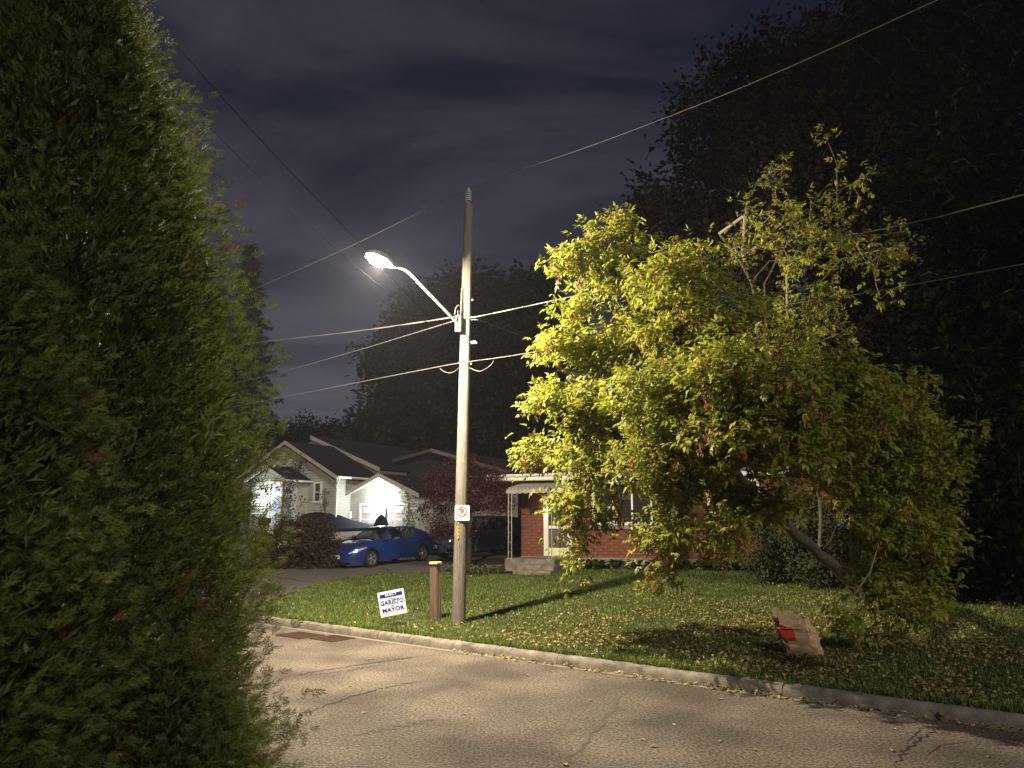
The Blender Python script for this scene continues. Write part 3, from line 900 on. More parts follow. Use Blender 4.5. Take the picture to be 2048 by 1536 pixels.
def rake(parent, a, b, w, t, mat='white_trim', name='fascia', dirn=Vector((0, -1, 0))):
    """board of height w below line a-b, thickness t towards dirn"""
    a = Vector(a); b = Vector(b); d = dirn * t; dn = Vector((0, 0, -w))
    v = [a, b, b + dn, a + dn, a + d, b + d, b + dn + d, a + dn + d]
    return MB().add(v, [(0, 1, 2, 3), (4, 7, 6, 5), (0, 4, 5, 1), (1, 5, 6, 2), (2, 6, 7, 3), (3, 7, 4, 0)]).build(name, mat, parent)
def window(parent, x0, x1, z0, z1, y, fw=.07, nx=1, nz=1, mat='white_trim', curtain=None, name='window', glow=None):
    w = empty(name); w.parent = parent
    m = MB()
    m.box(x0 - fw, x1 + fw, y - .05, y + .02, z1, z1 + fw); m.box(x0 - fw, x1 + fw, y - .07, y + .02, z0 - fw, z0)
    m.box(x0 - fw, x0, y - .05, y + .02, z0, z1); m.box(x1, x1 + fw, y - .05, y + .02, z0, z1)
    m.build('frame', mat, w)
    for i in range(1, nx):
        x = x0 + (x1 - x0) * i / nx; MB().box(x - .03, x + .03, y - .04, y + .02, z0, z1).build('mullion', mat, w)
    for i in range(1, nz):
        z = z0 + (z1 - z0) * i / nz; MB().box(x0, x1, y - .035, y + .02, z - .025, z + .025).build('meeting_rail', mat, w)
    for i in range(nx):
        for k in range(nz):
            a0 = x0 + (x1 - x0) * i / nx; a1 = x0 + (x1 - x0) * (i + 1) / nx
            c0 = z0 + (z1 - z0) * k / nz; c1 = z0 + (z1 - z0) * (k + 1) / nz
            MB().add([(a0, y - .012, c0), (a1, y - .012, c0), (a1, y - .012, c1), (a0, y - .012, c1)], [(0, 1, 2, 3)]).build('pane', 'pane' if not glow else glow, w)
    MB().add([(x0, y + .012, z0), (x1, y + .012, z0), (x1, y + .012, z1), (x0, y + .012, z1)], [(0, 1, 2, 3)]).build('dark_room', 'room_dark', w)
    if curtain:
        for a0, a1, zz in curtain:
            r = []
            n = int((a1 - a0) / .04) + 2
            r = [[(a0 + (a1 - a0) * k / n, y + .002 + .006 * math.sin(k * 1.9), z) for k in range(n + 1)] for z in (zz, z1)]
            MB().grid(r).build('curtain', 'curtain', w, fix=False)
    return w

# ---------------------------------------------------------------- brick bungalow
H = House('brick_house', 1043, 1120, 27.6, rad(24))
B = H.e
xr_, _ = H.loc(1665, 1050)
eave = H.loc(1180, 957, -.45)[1]
WL, WH = xr_, eave - .02
print('brick house', WL, WH, H.z)
wall = MB().box(0, WL, 0, .2, .38, WH).build('wall', 'mortar', B)
MB().box(0.002, .2, .2, 9, .38, WH).build('side_wall', 'brick', B)
MB().box(WL - .2, WL, .2, 9, .38, WH).build('side_wall', 'brick', B)
MB().box(-.02, WL + .02, -.03, 9, -.5, .38).build('foundation', 'stone', B)
# openings in local coordinates
wx0 = H.loc(1190, 1000)[0]; wx1 = H.loc(1342, 1000)[0]; wz0 = H.loc(1260, 1044)[1]; wz1 = H.loc(1260, 968)[1]
dx0 = H.loc(1092, 1050)[0]; dx1 = dx0 + .92; dz0 = .40; dz1 = 2.42
w2x0 = H.loc(1420, 1000)[0]; w2x1 = w2x0 + 1.5; w2z0 = wz0 + .35; w2z1 = wz1
ops = [(wx0 - .1, wx1 + .1, wz0 - .22, wz1 + .1), (dx0 - .08, dx1 + .08, .3, dz1 + .08), (w2x0 - .1, w2x1 + .1, w2z0 - .15, w2z1 + .1)]
bl, bhh, mj = .38, .105, .016
proto = MB().box(0, bl - mj, -.016, .004, 0, bhh - mj)
brick_me = None
nobj = 0
rest = MB()
nz_ = int((WH - .38) / bhh)
cand = []
for r in range(nz_):
    z = .38 + r * bhh
    x = -(.5 * bl) * (r % 2)
    while x < WL:
        a0 = max(0.0, x); a1 = min(WL, x + bl - mj)
        if a1 - a0 > .04:
            segs = [(a0, a1)]
            for (o0, o1, q0, q1) in ops:
                ns = []
                for (s0, s1) in segs:
                    if z + bhh - mj > q0 and z < q1:
                        if s0 < o0: ns.append((s0, min(s1, o0)))
                        if s1 > o1: ns.append((max(s0, o1), s1))
                    else: ns.append((s0, s1))
                segs = [q for q in ns if q[1] - q[0] > .03]
            for (s0, s1) in segs: cand.append((s0, s1, z))
        x += bl
full = [c for c in cand if abs(c[1] - c[0] - (bl - mj)) < 1e-4]
full.sort(key=lambda c: (c[0] > 9.5, c[0] if c[0] > 9.5 else c[2]))
ind = set(full[:298])
for c in cand:
    jy = random.uniform(-.003, .003)
    if c in ind:
        if brick_me is None:
            b0 = proto.build('brick', 'brick', wall); b = b0; brick_me = b0
        else:
            b = brick_me.copy(); COL.objects.link(b)
        b.location = (c[0], jy, c[2])
    else:
        rest.box(c[0], c[1], -.016 + jy, .004, c[2], c[2] + bhh - mj)
rb = rest.build('brickwork', 'brick', wall); tag(rb, kind='stuff')
# big front window: four lights in white frames, curtains
W = window(B, wx0, wx1, wz0, wz1, -.01, .11, 4, 1, curtain=[(wx0 + .02, wx0 + .5, wz0), (wx1 - .62, wx1 - .03, wz0), (wx0 + (wx1 - wx0) * .27, wx0 + (wx1 - wx0) * .30, wz0), (wx0 + (wx1 - wx0) * .27, wx0 + (wx1 - wx0) * .5, wz0 + .75)])
MB().bbox(wx0 - .22, wx1 + .22, -.12, .02, wz0 - .24, wz0 - .112, .01).build('stone_sill', 'stone', B)
W2 = window(B, w2x0, w2x1, w2z0, w2z1, -.01, .08, 2, 1)
MB().bbox(w2x0 - .16, w2x1 + .16, -.10, .02, w2z0 - .18, w2z0 - .082, .01).build('stone_sill', 'stone', B)
# front door with storm door frame
D = empty('front_door'); D.parent = B
MB().box(dx0, dx1, -.02, .03, dz0, dz1).build('panel', 'door_dark', D)
m = MB(); m.box(dx0 - .07, dx0, -.06, .03, dz0, dz1 + .07); m.box(dx1, dx1 + .07, -.06, .03, dz0, dz1 + .07); m.box(dx0, dx1, -.06, .03, dz1, dz1 + .07)
m.box(dx0, dx1, -.05, -.022, dz0, dz0 + .28); m.box(dx0, dx0 + .1, -.05, -.022, dz0 + .28, dz1); m.box(dx1 - .1, dx1, -.05, -.022, dz0 + .28, dz1); m.box(dx0 + .1, dx1 - .1, -.05, -.022, dz0 + .95, dz0 + 1.05)
m.build('frame', 'white_trim', D)
MB().add([(dx0 + .1, -.03, dz0 + 1.05), (dx1 - .1, -.03, dz0 + 1.05), (dx1 - .1, -.03, dz1), (dx0 + .1, -.03, dz1)], [(0, 1, 2, 3)]).build('pane', 'pane', D)
MB().lathe([(.02, 0), (.03, .03), (.012, .05)], 8, Matrix.Translation((dx1 - .05, -.05, dz0 + 1.0)) @ Matrix.Rotation(math.pi / 2, 4, 'X')).build('handle', 'galv', D)
# eave and low roof
ov = .45
slab(B, 'soffit', 'white_trim', [(-1.2, -ov, eave), (WL + .5, -ov, eave), (WL + .5, 9.4, eave), (-1.2, 9.4, eave)], .02)
rake(B, (-1.2, -ov, eave + .19), (WL + .5, -ov, eave + .19), .19, .03)
rake(B, (-1.2, 9.4, eave + .19), (-1.2, -ov, eave + .19), .19, .03, dirn=Vector((-1, 0, 0)))
rise = 1.1
m = MB(); y0, y1 = -ov - .06, 9.4; xa, xb = -1.28, WL + .55; zc = eave + .195
m.add([(xa, y0, zc), (xb, y0, zc), (xb, y1, zc), (xa, y1, zc), (xa + 4.5, 4.4, zc + rise), (xb - 4.5, 4.4, zc + rise)],
      [(0, 1, 5, 4), (1, 2, 5), (2, 3, 4, 5), (3, 0, 4), (3, 2, 1, 0)])
m.build('roof', 'shingle', B)
MB().tube([(-1.25, -ov - .06, eave + .17), (WL + .5, -ov - .06, eave + .17)], .05, 8).build('gutter', 'white_trim', B)
# porch slab, steps
px0 = H.loc(1013, 1105, -1.6)[0]; px1 = H.loc(1112, 1105, -1.6)[0]
MB().bbox(px0, px1, -1.75, -.035, -.4, .36, .015).build('porch_slab', 'concrete', B)
st0 = px0 + (px1 - px0) * .32
MB().bbox(st0, px1 + .1, -2.08, -1.752, -.4, .20, .015).build('step', 'concrete', B)
MB().bbox(st0 + .02, px1 + .12, -2.42, -2.082, -.4, .04, .015).build('step', 'concrete', B)
tag(B, 'red brick bungalow with white window frames and low dark roof', 'house')
# corrugated metal awning over the porch
A_x0 = H.loc(1012, 970, -1.55)[0]; A_x1 = H.loc(1128, 970, -1.55)[0]
az1 = H.loc(1060, 967, -.05)[1]; az0 = H.loc(1060, 977, -1.55)[1]
aw = empty('porch_awning', tuple(Vector(B.location)), -H.ang)
rows = []
nx = 60
prof = [(-.03, az1), (-.8, (az1 + az0) / 2 + .02), (-1.5, az0 + .02), (-1.56, az0 - .04)]
for y, z in prof:
    rows.append([(A_x0 + (A_x1 - A_x0) * k / nx, y, z + .03 * (1 if (k // 2) % 2 else -1)) for k in range(nx + 1)])
rows.append([(A_x0 + (A_x1 - A_x0) * k / nx, -1.57, az0 - .13 - .04 * abs(math.sin(k * math.pi / 6))) for k in range(nx + 1)])
MB().grid(rows).build('corrugated_sheet', 'awning', aw, fix=False)
def porch_post(px):
    x = H.loc(px, 1050, -1.55)[0]
    p = Vector(B.location) + H.U * x + H.V * -1.55
    zb = B.location.z + .355
    o = empty('porch_post', (p.x, p.y, zb), -H.ang)
    hgt = az0 - .04 - .36
    for d in (-.06, .06):
        MB().tube([(d, 0, 0), (d, 0, hgt)], .016, 8).build('upright', 'iron_white', o)
    m = MB()
    for k in range(7):
        z = .15 + k * (hgt - .3) / 6
        m = MB().tube([(-.06, 0, z), (-.02, -.0, z + .1), (.02, 0, z + .02), (.06, 0, z + .12)], .007, 5)
        m.build('scroll', 'iron_white', o)
    MB().box(-.1, .1, -.05, .05, 0, .02).build('foot_plate', 'iron_white', o)
    return o
tag(porch_post(1020), 'white double iron porch post standing beside the blue bin', 'porch post')
tag(porch_post(1100), 'white double iron porch post in front of the brick house door', 'porch post')
tag(aw, 'corrugated pale metal awning over the porch of the brick house', 'awning')
# porch lamp, mailbox
def wall_p(H, x, y, z): p = Vector(H.e.location) + H.U * x + H.V * y; return (p.x, p.y, H.e.location.z + z)
lx, lz = H.loc(1097, 1017, -.12)
pl_ = empty('porch_lamp', wall_p(H, lx, -.06, lz), -H.ang)
MB().lathe([(.05, -.02), (.06, .0), (.05, .02)], 10, Matrix.Translation((0, .0, .07)) @ Matrix.Rotation(math.pi / 2, 4, 'X')).build('bracket', 'black_paint', pl_)
MB().lathe([(.03, -.07), (.05, -.05), (.055, .03), (.03, .06)], 10, Matrix.Translation((0, -.09, 0))).build('globe', 'lamp_small', pl_, smooth=True)
tag(pl_, 'small lit wall lamp beside the brick house door', 'wall lamp')
l2 = bpy.data.lights.new('porch_lamp_light', 'POINT'); l2.energy = 9; l2.shadow_soft_size = .05; l2.color = (1, .85, .7)
l2o = bpy.data.objects.new('porch_lamp_light', l2); COL.objects.link(l2o); l2o.parent = pl_; l2o.location = (0, -.25, 0)
mx, mz = H.loc(1070, 1022, -.05)
mb = empty('mailbox', wall_p(H, mx, -.012, mz), -H.ang)
MB().bbox(-.19, .19, -.12, 0, -.08, .08, .015).build('box', 'black_paint', mb)
MB().box(-.2, .2, -.135, .0, .08, .095).build('lid', 'black_paint', mb)
for x in (-.06, .06): MB().tube([(x, -.13, -.08), (x, -.15, -.13), (x, -.12, -.15)], .012, 5).build('paper_hook', 'iron_white', mb)
tag(mb, 'black wall mailbox on the brick wall under the awning', 'mailbox')
# blue recycling cart behind the porch post
bx = ground(1033, 1108)
bn = empty('recycling_bin', (bx.x + .2, bx.y + .6, tz(bx.x + .2, bx.y + .6)), rad(-20))
MB().add([(-.2, -.22, .05), (.2, -.22, .05), (.2, .22, .05), (-.2, .22, .05), (-.27, -.3, .95), (.27, -.3, .95), (.27, .3, .95), (-.27, .3, .95)],
         [(3, 2, 1, 0), (0, 1, 5, 4), (1, 2, 6, 5), (2, 3, 7, 6), (3, 0, 4, 7), (4, 5, 6, 7)]).build('body', 'bin_blue', bn)
MB().bbox(-.3, .3, -.33, .33, .952, 1.03, .03).build('lid', 'bin_blue', bn)
for x in (-.24, .24): MB().lathe([(.1, -.03), (.1, .03)], 12, Matrix.Translation((x, .22, .1)) @ Matrix.Rotation(math.pi / 2, 4, 'Y')).build('wheel', 'tyre', bn)
tag(bn, 'light blue recycling bin between the dark car and the brick house', 'bin')

# ---------------------------------------------------------------- grey sided house with garage
G = House('grey_house', 672, 1010, 39.0, rad(31))
E_ = G.e
ez_ = G.loc(670, 950)[1]                      # eave height
ax, az_ = G.loc(580, 886)                     # apex
hw = -ax
print('grey house eave', ez_, 'apex', ax, az_, 'z', G.z)
fx0 = 2 * ax
slope = (az_ - ez_) / hw
def gable_x(z):
    if z <= ez_: return (fx0, 0.0)
    k = (z - ez_) / slope
    return (fx0 + k, -k)
core = MB().add([(fx0, 0, -.6), (0, 0, -.6), (0, 0, ez_), (ax, 0, az_), (fx0, 0, ez_), (fx0, 6, -.6), (0, 6, -.6), (0, 6, ez_), (ax, 6, az_), (fx0, 6, ez_)],
                [(0, 1, 2, 3, 4), (9, 8, 7, 6, 5), (1, 6, 7, 2), (0, 4, 9, 5), (0, 5, 6, 1)]).build('wall', 'siding', E_)
siding(core, lambda a, z, o: (a, -o, z), .35, az_ - .05, gable_x)
siding(core, lambda a, z, o: (o, a, z), .35, ez_, lambda z: (0.02, 1.05))
MB().box(-.07, .035, -.035, .02, .3, ez_).build('corner_board', 'white_trim', core)
# roof of the front wing
ov, oy = .32, .35
def roof_pair(parent, xl, xr, xa, ze, za, y0, y1, name='roof', th=.09):
    sl = (za - ze) / (xr - xa)
    zl = ze - sl * ov
    slab(parent, name, 'shingle', [(xr + ov, y0, zl + th), (xr + ov, y1, zl + th), (xa, y1, za + th), (xa, y0, za + th)], th)
    slab(parent, name, 'shingle', [(xa, y0, za + th - .001), (xa, y1, za + th - .001), (xl - ov, y1, zl + th), (xl - ov, y0, zl + th)], th)
    return zl
zl = roof_pair(E_, fx0, 0, ax, ez_, az_, -oy, 3.27)
rake(E_, (ax, -oy, az_ + .10), (ov, -oy, zl + .10), .20, .03, 'tan_trim')
rake(E_, (fx0 - ov, -oy, zl + .10), (ax, -oy, az_ + .10), .20, .03, 'tan_trim')
MB().tube([(ov + .06, -oy, zl + .03), (ov + .06, 3.4, zl + .03)], .065, 8).build('eave_gutter', 'white_trim', E_)
MB().tube([(ov + .04, -.2, zl - .02), (.10, -.12, zl - .4), (.08, -.06, zl - .55), (.08, -.06, .1)], .04, 8).build('downspout', 'white_trim', E_)
# gable vent
vx, vz = G.loc(588, 903)
v_ = empty('gable_vent'); v_.parent = E_
m = MB(); m.box(vx - .13, vx - .09, -.05, -.0, vz - .26, vz + .26); m.box(vx + .09, vx + .13, -.05, 0, vz - .26, vz + .26); m.box(vx - .09, vx + .09, -.05, 0, vz + .2, vz + .26); m.box(vx - .09, vx + .09, -.05, 0, vz - .26, vz - .2)
m.build('frame', 'white_trim', v_)
for k in range(7): MB().box(vx - .09, vx + .09, -.04, -.01, vz - .18 + k * .055, vz - .15 + k * .055).build('slat', 'siding', v_)
# front window
q0 = G.loc(629, 1003); q1 = G.loc(643, 966)
window(E_, q0[0] + .05, q1[0] - .02, q0[1] + .03, q1[1] - .03, -.03, .11, 1, 2)
# rear block with a higher roof: its front rake shows above the wing
ry = 3.6
rax, raz = G.loc(628, 884, ry); rbx, rbz = G.loc(766, 949, ry)
raz += .26; rbz += .26
sl2 = (raz - rbz) / (rbx - rax)
MB().add([(2 * rax - rbx, ry + .05, 0), (rbx - .3, ry + .05, 0), (rbx - .3, ry + .05, rbz), (rax, ry + .05, raz - .1), (2 * rax - rbx, ry + .05, rbz),
          (2 * rax - rbx, 12, 0), (rbx - .3, 12, 0), (rbx - .3, 12, rbz), (rax, 12, raz - .1), (2 * rax - rbx, 12, rbz)],
         [(0, 1, 2, 3, 4), (9, 8, 7, 6, 5), (1, 6, 7, 2), (0, 4, 9, 5)]).build('rear_wall', 'siding', E_)
slab(E_, 'roof', 'shingle', [(rbx, ry - .3, rbz + .1), (rbx, 12.3, rbz + .1), (rax, 12.3, raz + .1), (rax, ry - .3, raz + .1)], .1)
slab(E_, 'roof', 'shingle', [(rax, ry - .3, raz + .099), (rax, 12.3, raz + .099), (2 * rax - rbx, 12.3, rbz + .1), (2 * rax - rbx, ry - .3, rbz + .1)], .1)
rake(E_, (rax, ry - .3, raz + .11), (rbx, ry - .3, rbz + .11), .24, .03, 'tan_trim')
# garage set back beside the wing
gy = 1.05
gx0 = G.loc(697, 1030, gy)[0]; gx1 = G.loc(838, 1030, gy)[0]; gax = (gx0 + gx1) / 2; gaz = G.loc(760, 951, gy)[1]
gez = G.loc(697, 990, gy)[1]
gs = (gaz - gez) / (gax - gx0)
def gar_x(z):
    if z <= gez: return (gx0, gx1)
    k = (z - gez) / gs
    return (gx0 + k, gx1 - k)
gd0 = G.loc(722, 1040, gy)[0]; gd1 = gd0 + 2.95
gdz = G.loc(760, 1011, gy)[1]
print('garage', gx0, gx1, gez, gaz, 'door', gd0, gd1, gdz)
gw = MB().add([(gx0, gy, -.6), (gx1, gy, -.6), (gx1, gy, gez), (gax, gy, gaz), (gx0, gy, gez), (gx0, gy + 6, -.6), (gx1, gy + 6, -.6), (gx1, gy + 6, gez), (gax, gy + 6, gaz), (gx0, gy + 6, gez)],
              [(0, 1, 2, 3, 4), (9, 8, 7, 6, 5), (1, 6, 7, 2), (0, 4, 9, 5)]).build('garage_wall', 'siding', E_)
siding(gw, lambda a, z, o: (a, gy - o, z), gdz + .16, gaz - .06, gar_x)
siding(gw, lambda a, z, o: (a, gy - o, z), .1, gdz + .16, lambda z: (gx0, gd0 - .14))
siding(gw, lambda a, z, o: (a, gy - o, z), .1, gdz + .16, lambda z: (gd1 + .14, gx1))
m = MB(); m.box(gd0 - .14, gd0, gy - .05, gy + .02, 0, gdz + .14); m.box(gd1, gd1 + .14, gy - .05, gy + .02, 0, gdz + .14); m.box(gd0, gd1, gy - .05, gy + .02, gdz, gdz + .14)
m.build('door_trim', 'white_trim', E_)
gdo = empty('garage_door'); gdo.parent = E_
rows_n = 4; ph_ = (gdz + .0) / rows_n
for r in range(rows_n):
    MB().box(gd0, gd1, gy - .012, gy + .02, r * ph_ + .008, (r + 1) * ph_ - .008).build('section', 'garage_door', gdo)
    for c in range(4):
        x0 = gd0 + (gd1 - gd0) * (c + .12) / 4; x1 = gd0 + (gd1 - gd0) * (c + .88) / 4
        m = MB(); za, zb = r * ph_ + .12, (r + 1) * ph_ - .12
        m.add([(x0, gy - .012, za), (x1, gy - .012, za), (x1, gy - .012, zb), (x0, gy - .012, zb), (x0 + .04, gy - .032, za + .04), (x1 - .04, gy - .032, za + .04), (x1 - .04, gy - .032, zb - .04), (x0 + .04, gy - .032, zb - .04)],
              [(4, 5, 6, 7), (0, 1, 5, 4), (1, 2, 6, 5), (2, 3, 7, 6), (3, 0, 4, 7)])
        m.build('raised_panel', 'garage_door', gdo)
ov = .28
zl = roof_pair(E_, gx0, gx1, gax, gez, gaz, gy - .4, gy + 6.2)
rake(E_, (gx0 - ov, gy - .4, zl + .10), (gax, gy - .4, gaz + .10), .22, .03, 'tan_trim')
rake(E_, (gax, gy - .4, gaz + .10), (gx1 + ov, gy - .4, zl + .10), .22, .03, 'tan_trim')
# bright soffit under the garage rake
m = MB(); m.add([(gx0 - ov, gy - .37, zl - .02), (gax, gy - .37, gaz - .02), (gax, gy, gaz - .02), (gx0 - ov, gy, zl - .02)], [(0, 1, 2, 3)]); m.build('soffit', 'white_trim', E_)
m = MB(); m.add([(gx1 + ov, gy - .37, zl - .02), (gax, gy - .37, gaz - .02), (gax, gy, gaz - .02), (gx1 + ov, gy, zl - .02)], [(0, 1, 2, 3)]); m.build('soffit', 'white_trim', E_)
MB().box(gx0 - ov, gx0 - .03, gy - .4, gy, zl - .14, zl + .06).build('eave_return', 'white_trim', E_)
vx, vz = G.loc(765, 969, gy)
v_ = empty('gable_vent'); v_.parent = E_
m = MB(); m.box(vx - .15, vx - .11, gy - .06, gy, vz - .28, vz + .28); m.box(vx + .11, vx + .15, gy - .06, gy, vz - .28, vz + .28); m.box(vx - .11, vx + .11, gy - .06, gy, vz + .22, vz + .28); m.box(vx - .11, vx + .11, gy - .06, gy, vz - .28, vz - .22)
m.build('frame', 'white_trim', v_)
for k in range(7): MB().box(vx - .11, vx + .11, gy - .05, gy - .01, vz - .2 + k * .06, vz - .165 + k * .06).build('slat', 'siding', v_)
mx_ = G.loc(702, 1030, gy)
MB().bbox(mx_[0] - .08, mx_[0] + .08, gy - .15, gy - .02, mx_[1] - .18, mx_[1] + .18, .02).build('electric_meter', 'white_trim', E_)
MB().tube([(mx_[0], gy - .06, mx_[1] - .18), (mx_[0], gy - .06, .0)], .03, 8).build('meter_conduit', 'white_trim', E_)
# enclosed porch at the left with its own gable
pcx0 = G.loc(500, 985, -1.5)[0]; pcx1 = G.loc(573, 985, -1.5)[0]; pax, paz = G.loc(541, 934, -1.5)
pez = G.loc(573, 957, -1.5)[1]
pcx0 = 2 * pax - pcx1
pg = empty('porch'); pg.parent = E_
MB().add([(pcx0, -1.5, -.5), (pcx1, -1.5, -.5), (pcx1, -1.5, pez), (pax, -1.5, paz), (pcx0, -1.5, pez), (pcx0, 0, -.5), (pcx1, 0, -.5), (pcx1, 0, pez), (pax, 0, paz), (pcx0, 0, pez)],
         [(0, 1, 2, 3, 4), (1, 6, 7, 2), (0, 4, 9, 5)]).build('porch_wall', 'siding', pg)
pw_ = pg
psl = (paz - pez) / (pcx1 - pax)
pd = G.loc(546, 1030, -1.53)[0]
def por_x(z):
    if z <= pez: return (pcx0, pcx1)
    k = (z - pez) / psl
    return (pcx0 + k, pcx1 - k)
dr0 = G.loc(541, 1000, -1.53)[0]; dr1 = G.loc(561, 1000, -1.53)[0]; drz0 = .75; drz1 = G.loc(550, 968, -1.53)[1]
siding(pg, lambda a, z, o: (a, -1.5 - o, z), drz1 + .12, paz - .06, por_x)
siding(pg, lambda a, z, o: (a, -1.5 - o, z), .3, drz1 + .12, lambda z: (dr1 + .12, pcx1))
siding(pg, lambda a, z, o: (a, -1.5 - o, z), .3, drz1 + .12, lambda z: (pcx0, dr0 - .12))
roofp = (pcx1 - pax)
slab(pg, 'roof', 'shingle', [(pcx1 + .25, -1.85, pez - .25 * psl + .08), (pcx1 + .25, .2, pez - .25 * psl + .08), (pax, .2, paz + .08), (pax, -1.85, paz + .08)], .07)
slab(pg, 'roof', 'shingle', [(pax, -1.85, paz + .079), (pax, .2, paz + .079), (pcx0 - .25, .2, pez - .25 * psl + .08), (pcx0 - .25, -1.85, pez - .25 * psl + .08)], .07)
rake(pg, (pax, -1.85, paz + .09), (pcx1 + .25, -1.85, pez - .25 * psl + .09), .17, .03)
rake(pg, (pcx0 - .25, -1.85, pez - .25 * psl + .09), (pax, -1.85, paz + .09), .17, .03)
MB().tube([(pcx1 + .3, -1.85, pez - .25 * psl), (pcx1 + .3, -.05, pez - .25 * psl)], .06, 8).build('gutter', 'white_trim', pg)
m = MB(); m.box(dr0 - .12, dr0, -1.57, -1.48, drz0, drz1 + .12); m.box(dr1, dr1 + .12, -1.57, -1.48, drz0, drz1 + .12); m.box(dr0, dr1, -1.57, -1.48, drz1, drz1 + .12)
m.build('door_frame', 'white_trim', pg)
MB().box(dr0, dr1, -1.53, -1.49, drz0, drz1).build('door', 'white_trim', pg)
dm = (dr0 + dr1) / 2
MB().add([(dr0 + .14, -1.54, drz0 + .5), (dr1 - .14, -1.54, drz0 + .5), (dr1 - .14, -1.54, drz1 - .12), (dr0 + .14, -1.54, drz1 - .12)], [(0, 1, 2, 3)]).build('door_pane', 'window_blue', pg)
MB().lathe([(.02, 0), (.03, .04)], 8, Matrix.Translation((dr0 + .07, -1.53, drz0 + .95)) @ Matrix.Rotation(math.pi / 2, 4, 'X')).build('door_handle', 'galv', pg)
MB().box(pcx0 - .2, pcx1 + .1, -2.6, -1.502, -.5, drz0 - .01).build('landing', 'concrete', pg)
for k in range(3): MB().box(dr0 - .5, dr1 + .3, -2.602 - .28 * (k + 1), -2.604 - .28 * k, -.5, drz0 - .19 * (k + 1)).build('step', 'concrete', pg)
rl = MB().tube([(dr1 + .25, -2.55, drz0 + .85), (dr1 + .25, -1.6, drz0 + .85)], .03, 6)
rl.build('handrail', 'white_trim', pg)
for k in range(8): MB().tube([(dr1 + .25, -2.55 + k * .13, drz0 - .01), (dr1 + .25, -2.55 + k * .13, drz0 + .85)], .018, 5).build('baluster', 'white_trim', pg)
MB().tube([(dr0 + .2, -2.58, drz0 + .85), (dr1 + .25, -2.55, drz0 + .85)], .025, 6).build('handrail', 'white_trim', pg)
for k in range(5): MB().tube([(dr0 + .3 + k * .13, -2.57, drz0 - .01), (dr0 + .3 + k * .13, -2.57, drz0 + .85)], .016, 5).build('baluster', 'white_trim', pg)
tag(E_, 'grey clapboard house with gabled porch and attached garage', 'house')
# pumpkin and draped black cloth on the porch
pk = empty('pumpkin', wall_p(G, dr0 + .22, -2.35, drz0 - .01), 0)
rows = []
for i in range(9):
    ph = -math.pi / 2 + math.pi * i / 8
    rows.append([(.2 * math.cos(ph) * math.cos(t) * (1 + .06 * math.cos(8 * t)), .2 * math.cos(ph) * math.sin(t) * (1 + .06 * math.cos(8 * t)), .15 + .15 * math.sin(ph)) for t in np.linspace(0, 2 * math.pi, 33)])
MB().grid(rows).build('shell', 'orange', pk, smooth=True)
MB().tube([(0, 0, .28), (.01, 0, .33), (.04, 0, .36)], [.025, .018, .015], 6).build('stem', 'bark', pk)
tag(pk, 'orange pumpkin on the porch landing of the grey house', 'pumpkin')
ck = empty('black_cloth', wall_p(G, dr1 + .1, -2.56, drz0 + .85), -G.ang)
rows = []
for j, (y, z) in enumerate(((-.05, -.42), (-.05, -.2), (-.04, .02), (0.0, .045), (.04, .02), (.05, -.2))):
    rows.append([(-.42 + .84 * k / 14, y + .015 * math.sin(k * 1.7), z + (.05 * math.sin(k * 1.3) if z < -.3 else 0)) for k in range(15)])
MB().grid(rows).build('sheet', 'black_paint', ck, smooth=True, fix=False)
tag(ck, 'black cloth draped over the porch railing of the grey house', 'cloth')
# garage lamp and porch lamp
def wall_lamp(H, px, py, yl, label, W, name='wall_lamp'):
    x, z = H.loc(px, py, yl - .12)
    o = empty(name, wall_p(H, x, yl, z), -H.ang)
    MB().lathe([(.06, 0), (.06, .03), (.03, .05)], 12, Matrix.Translation((0, -.02, .05)) @ Matrix.Rotation(math.pi / 2, 4, 'X')).build('bracket', 'white_trim', o)
    MB().lathe([(.05, -.13), (.10, -.10), (.12, -.02), (.09, .07), (.04, .10)], 14, Matrix.Translation((0, -.20, 0))).build('globe', 'lamp_cool', o, smooth=True)
    MB().lathe([(.05, .10), (.06, .12), (.02, .14)], 12, Matrix.Translation((0, -.20, 0))).build('cap', 'white_trim', o)
    MB().tube([(0, -.05, .05), (0, -.12, .13), (0, -.2, .135)], .015, 6).build('neck', 'white_trim', o)
    l = bpy.data.lights.new(name + '_light', 'POINT'); l.energy = W; l.shadow_soft_size = .1; l.color = (.90, .95, 1.0)
    lo_ = bpy.data.objects.new(name + '_light', l); COL.objects.link(lo_); lo_.parent = o; lo_.location = (0, -.42, -.08)
    tag(o, label, 'wall lamp')
wall_lamp(G, 763, 991, gy, 'bright white wall lamp above the garage door', 300)
wall_lamp(G, 528, 985, -1.5, 'bright white wall lamp beside the porch door of the grey house', 180)

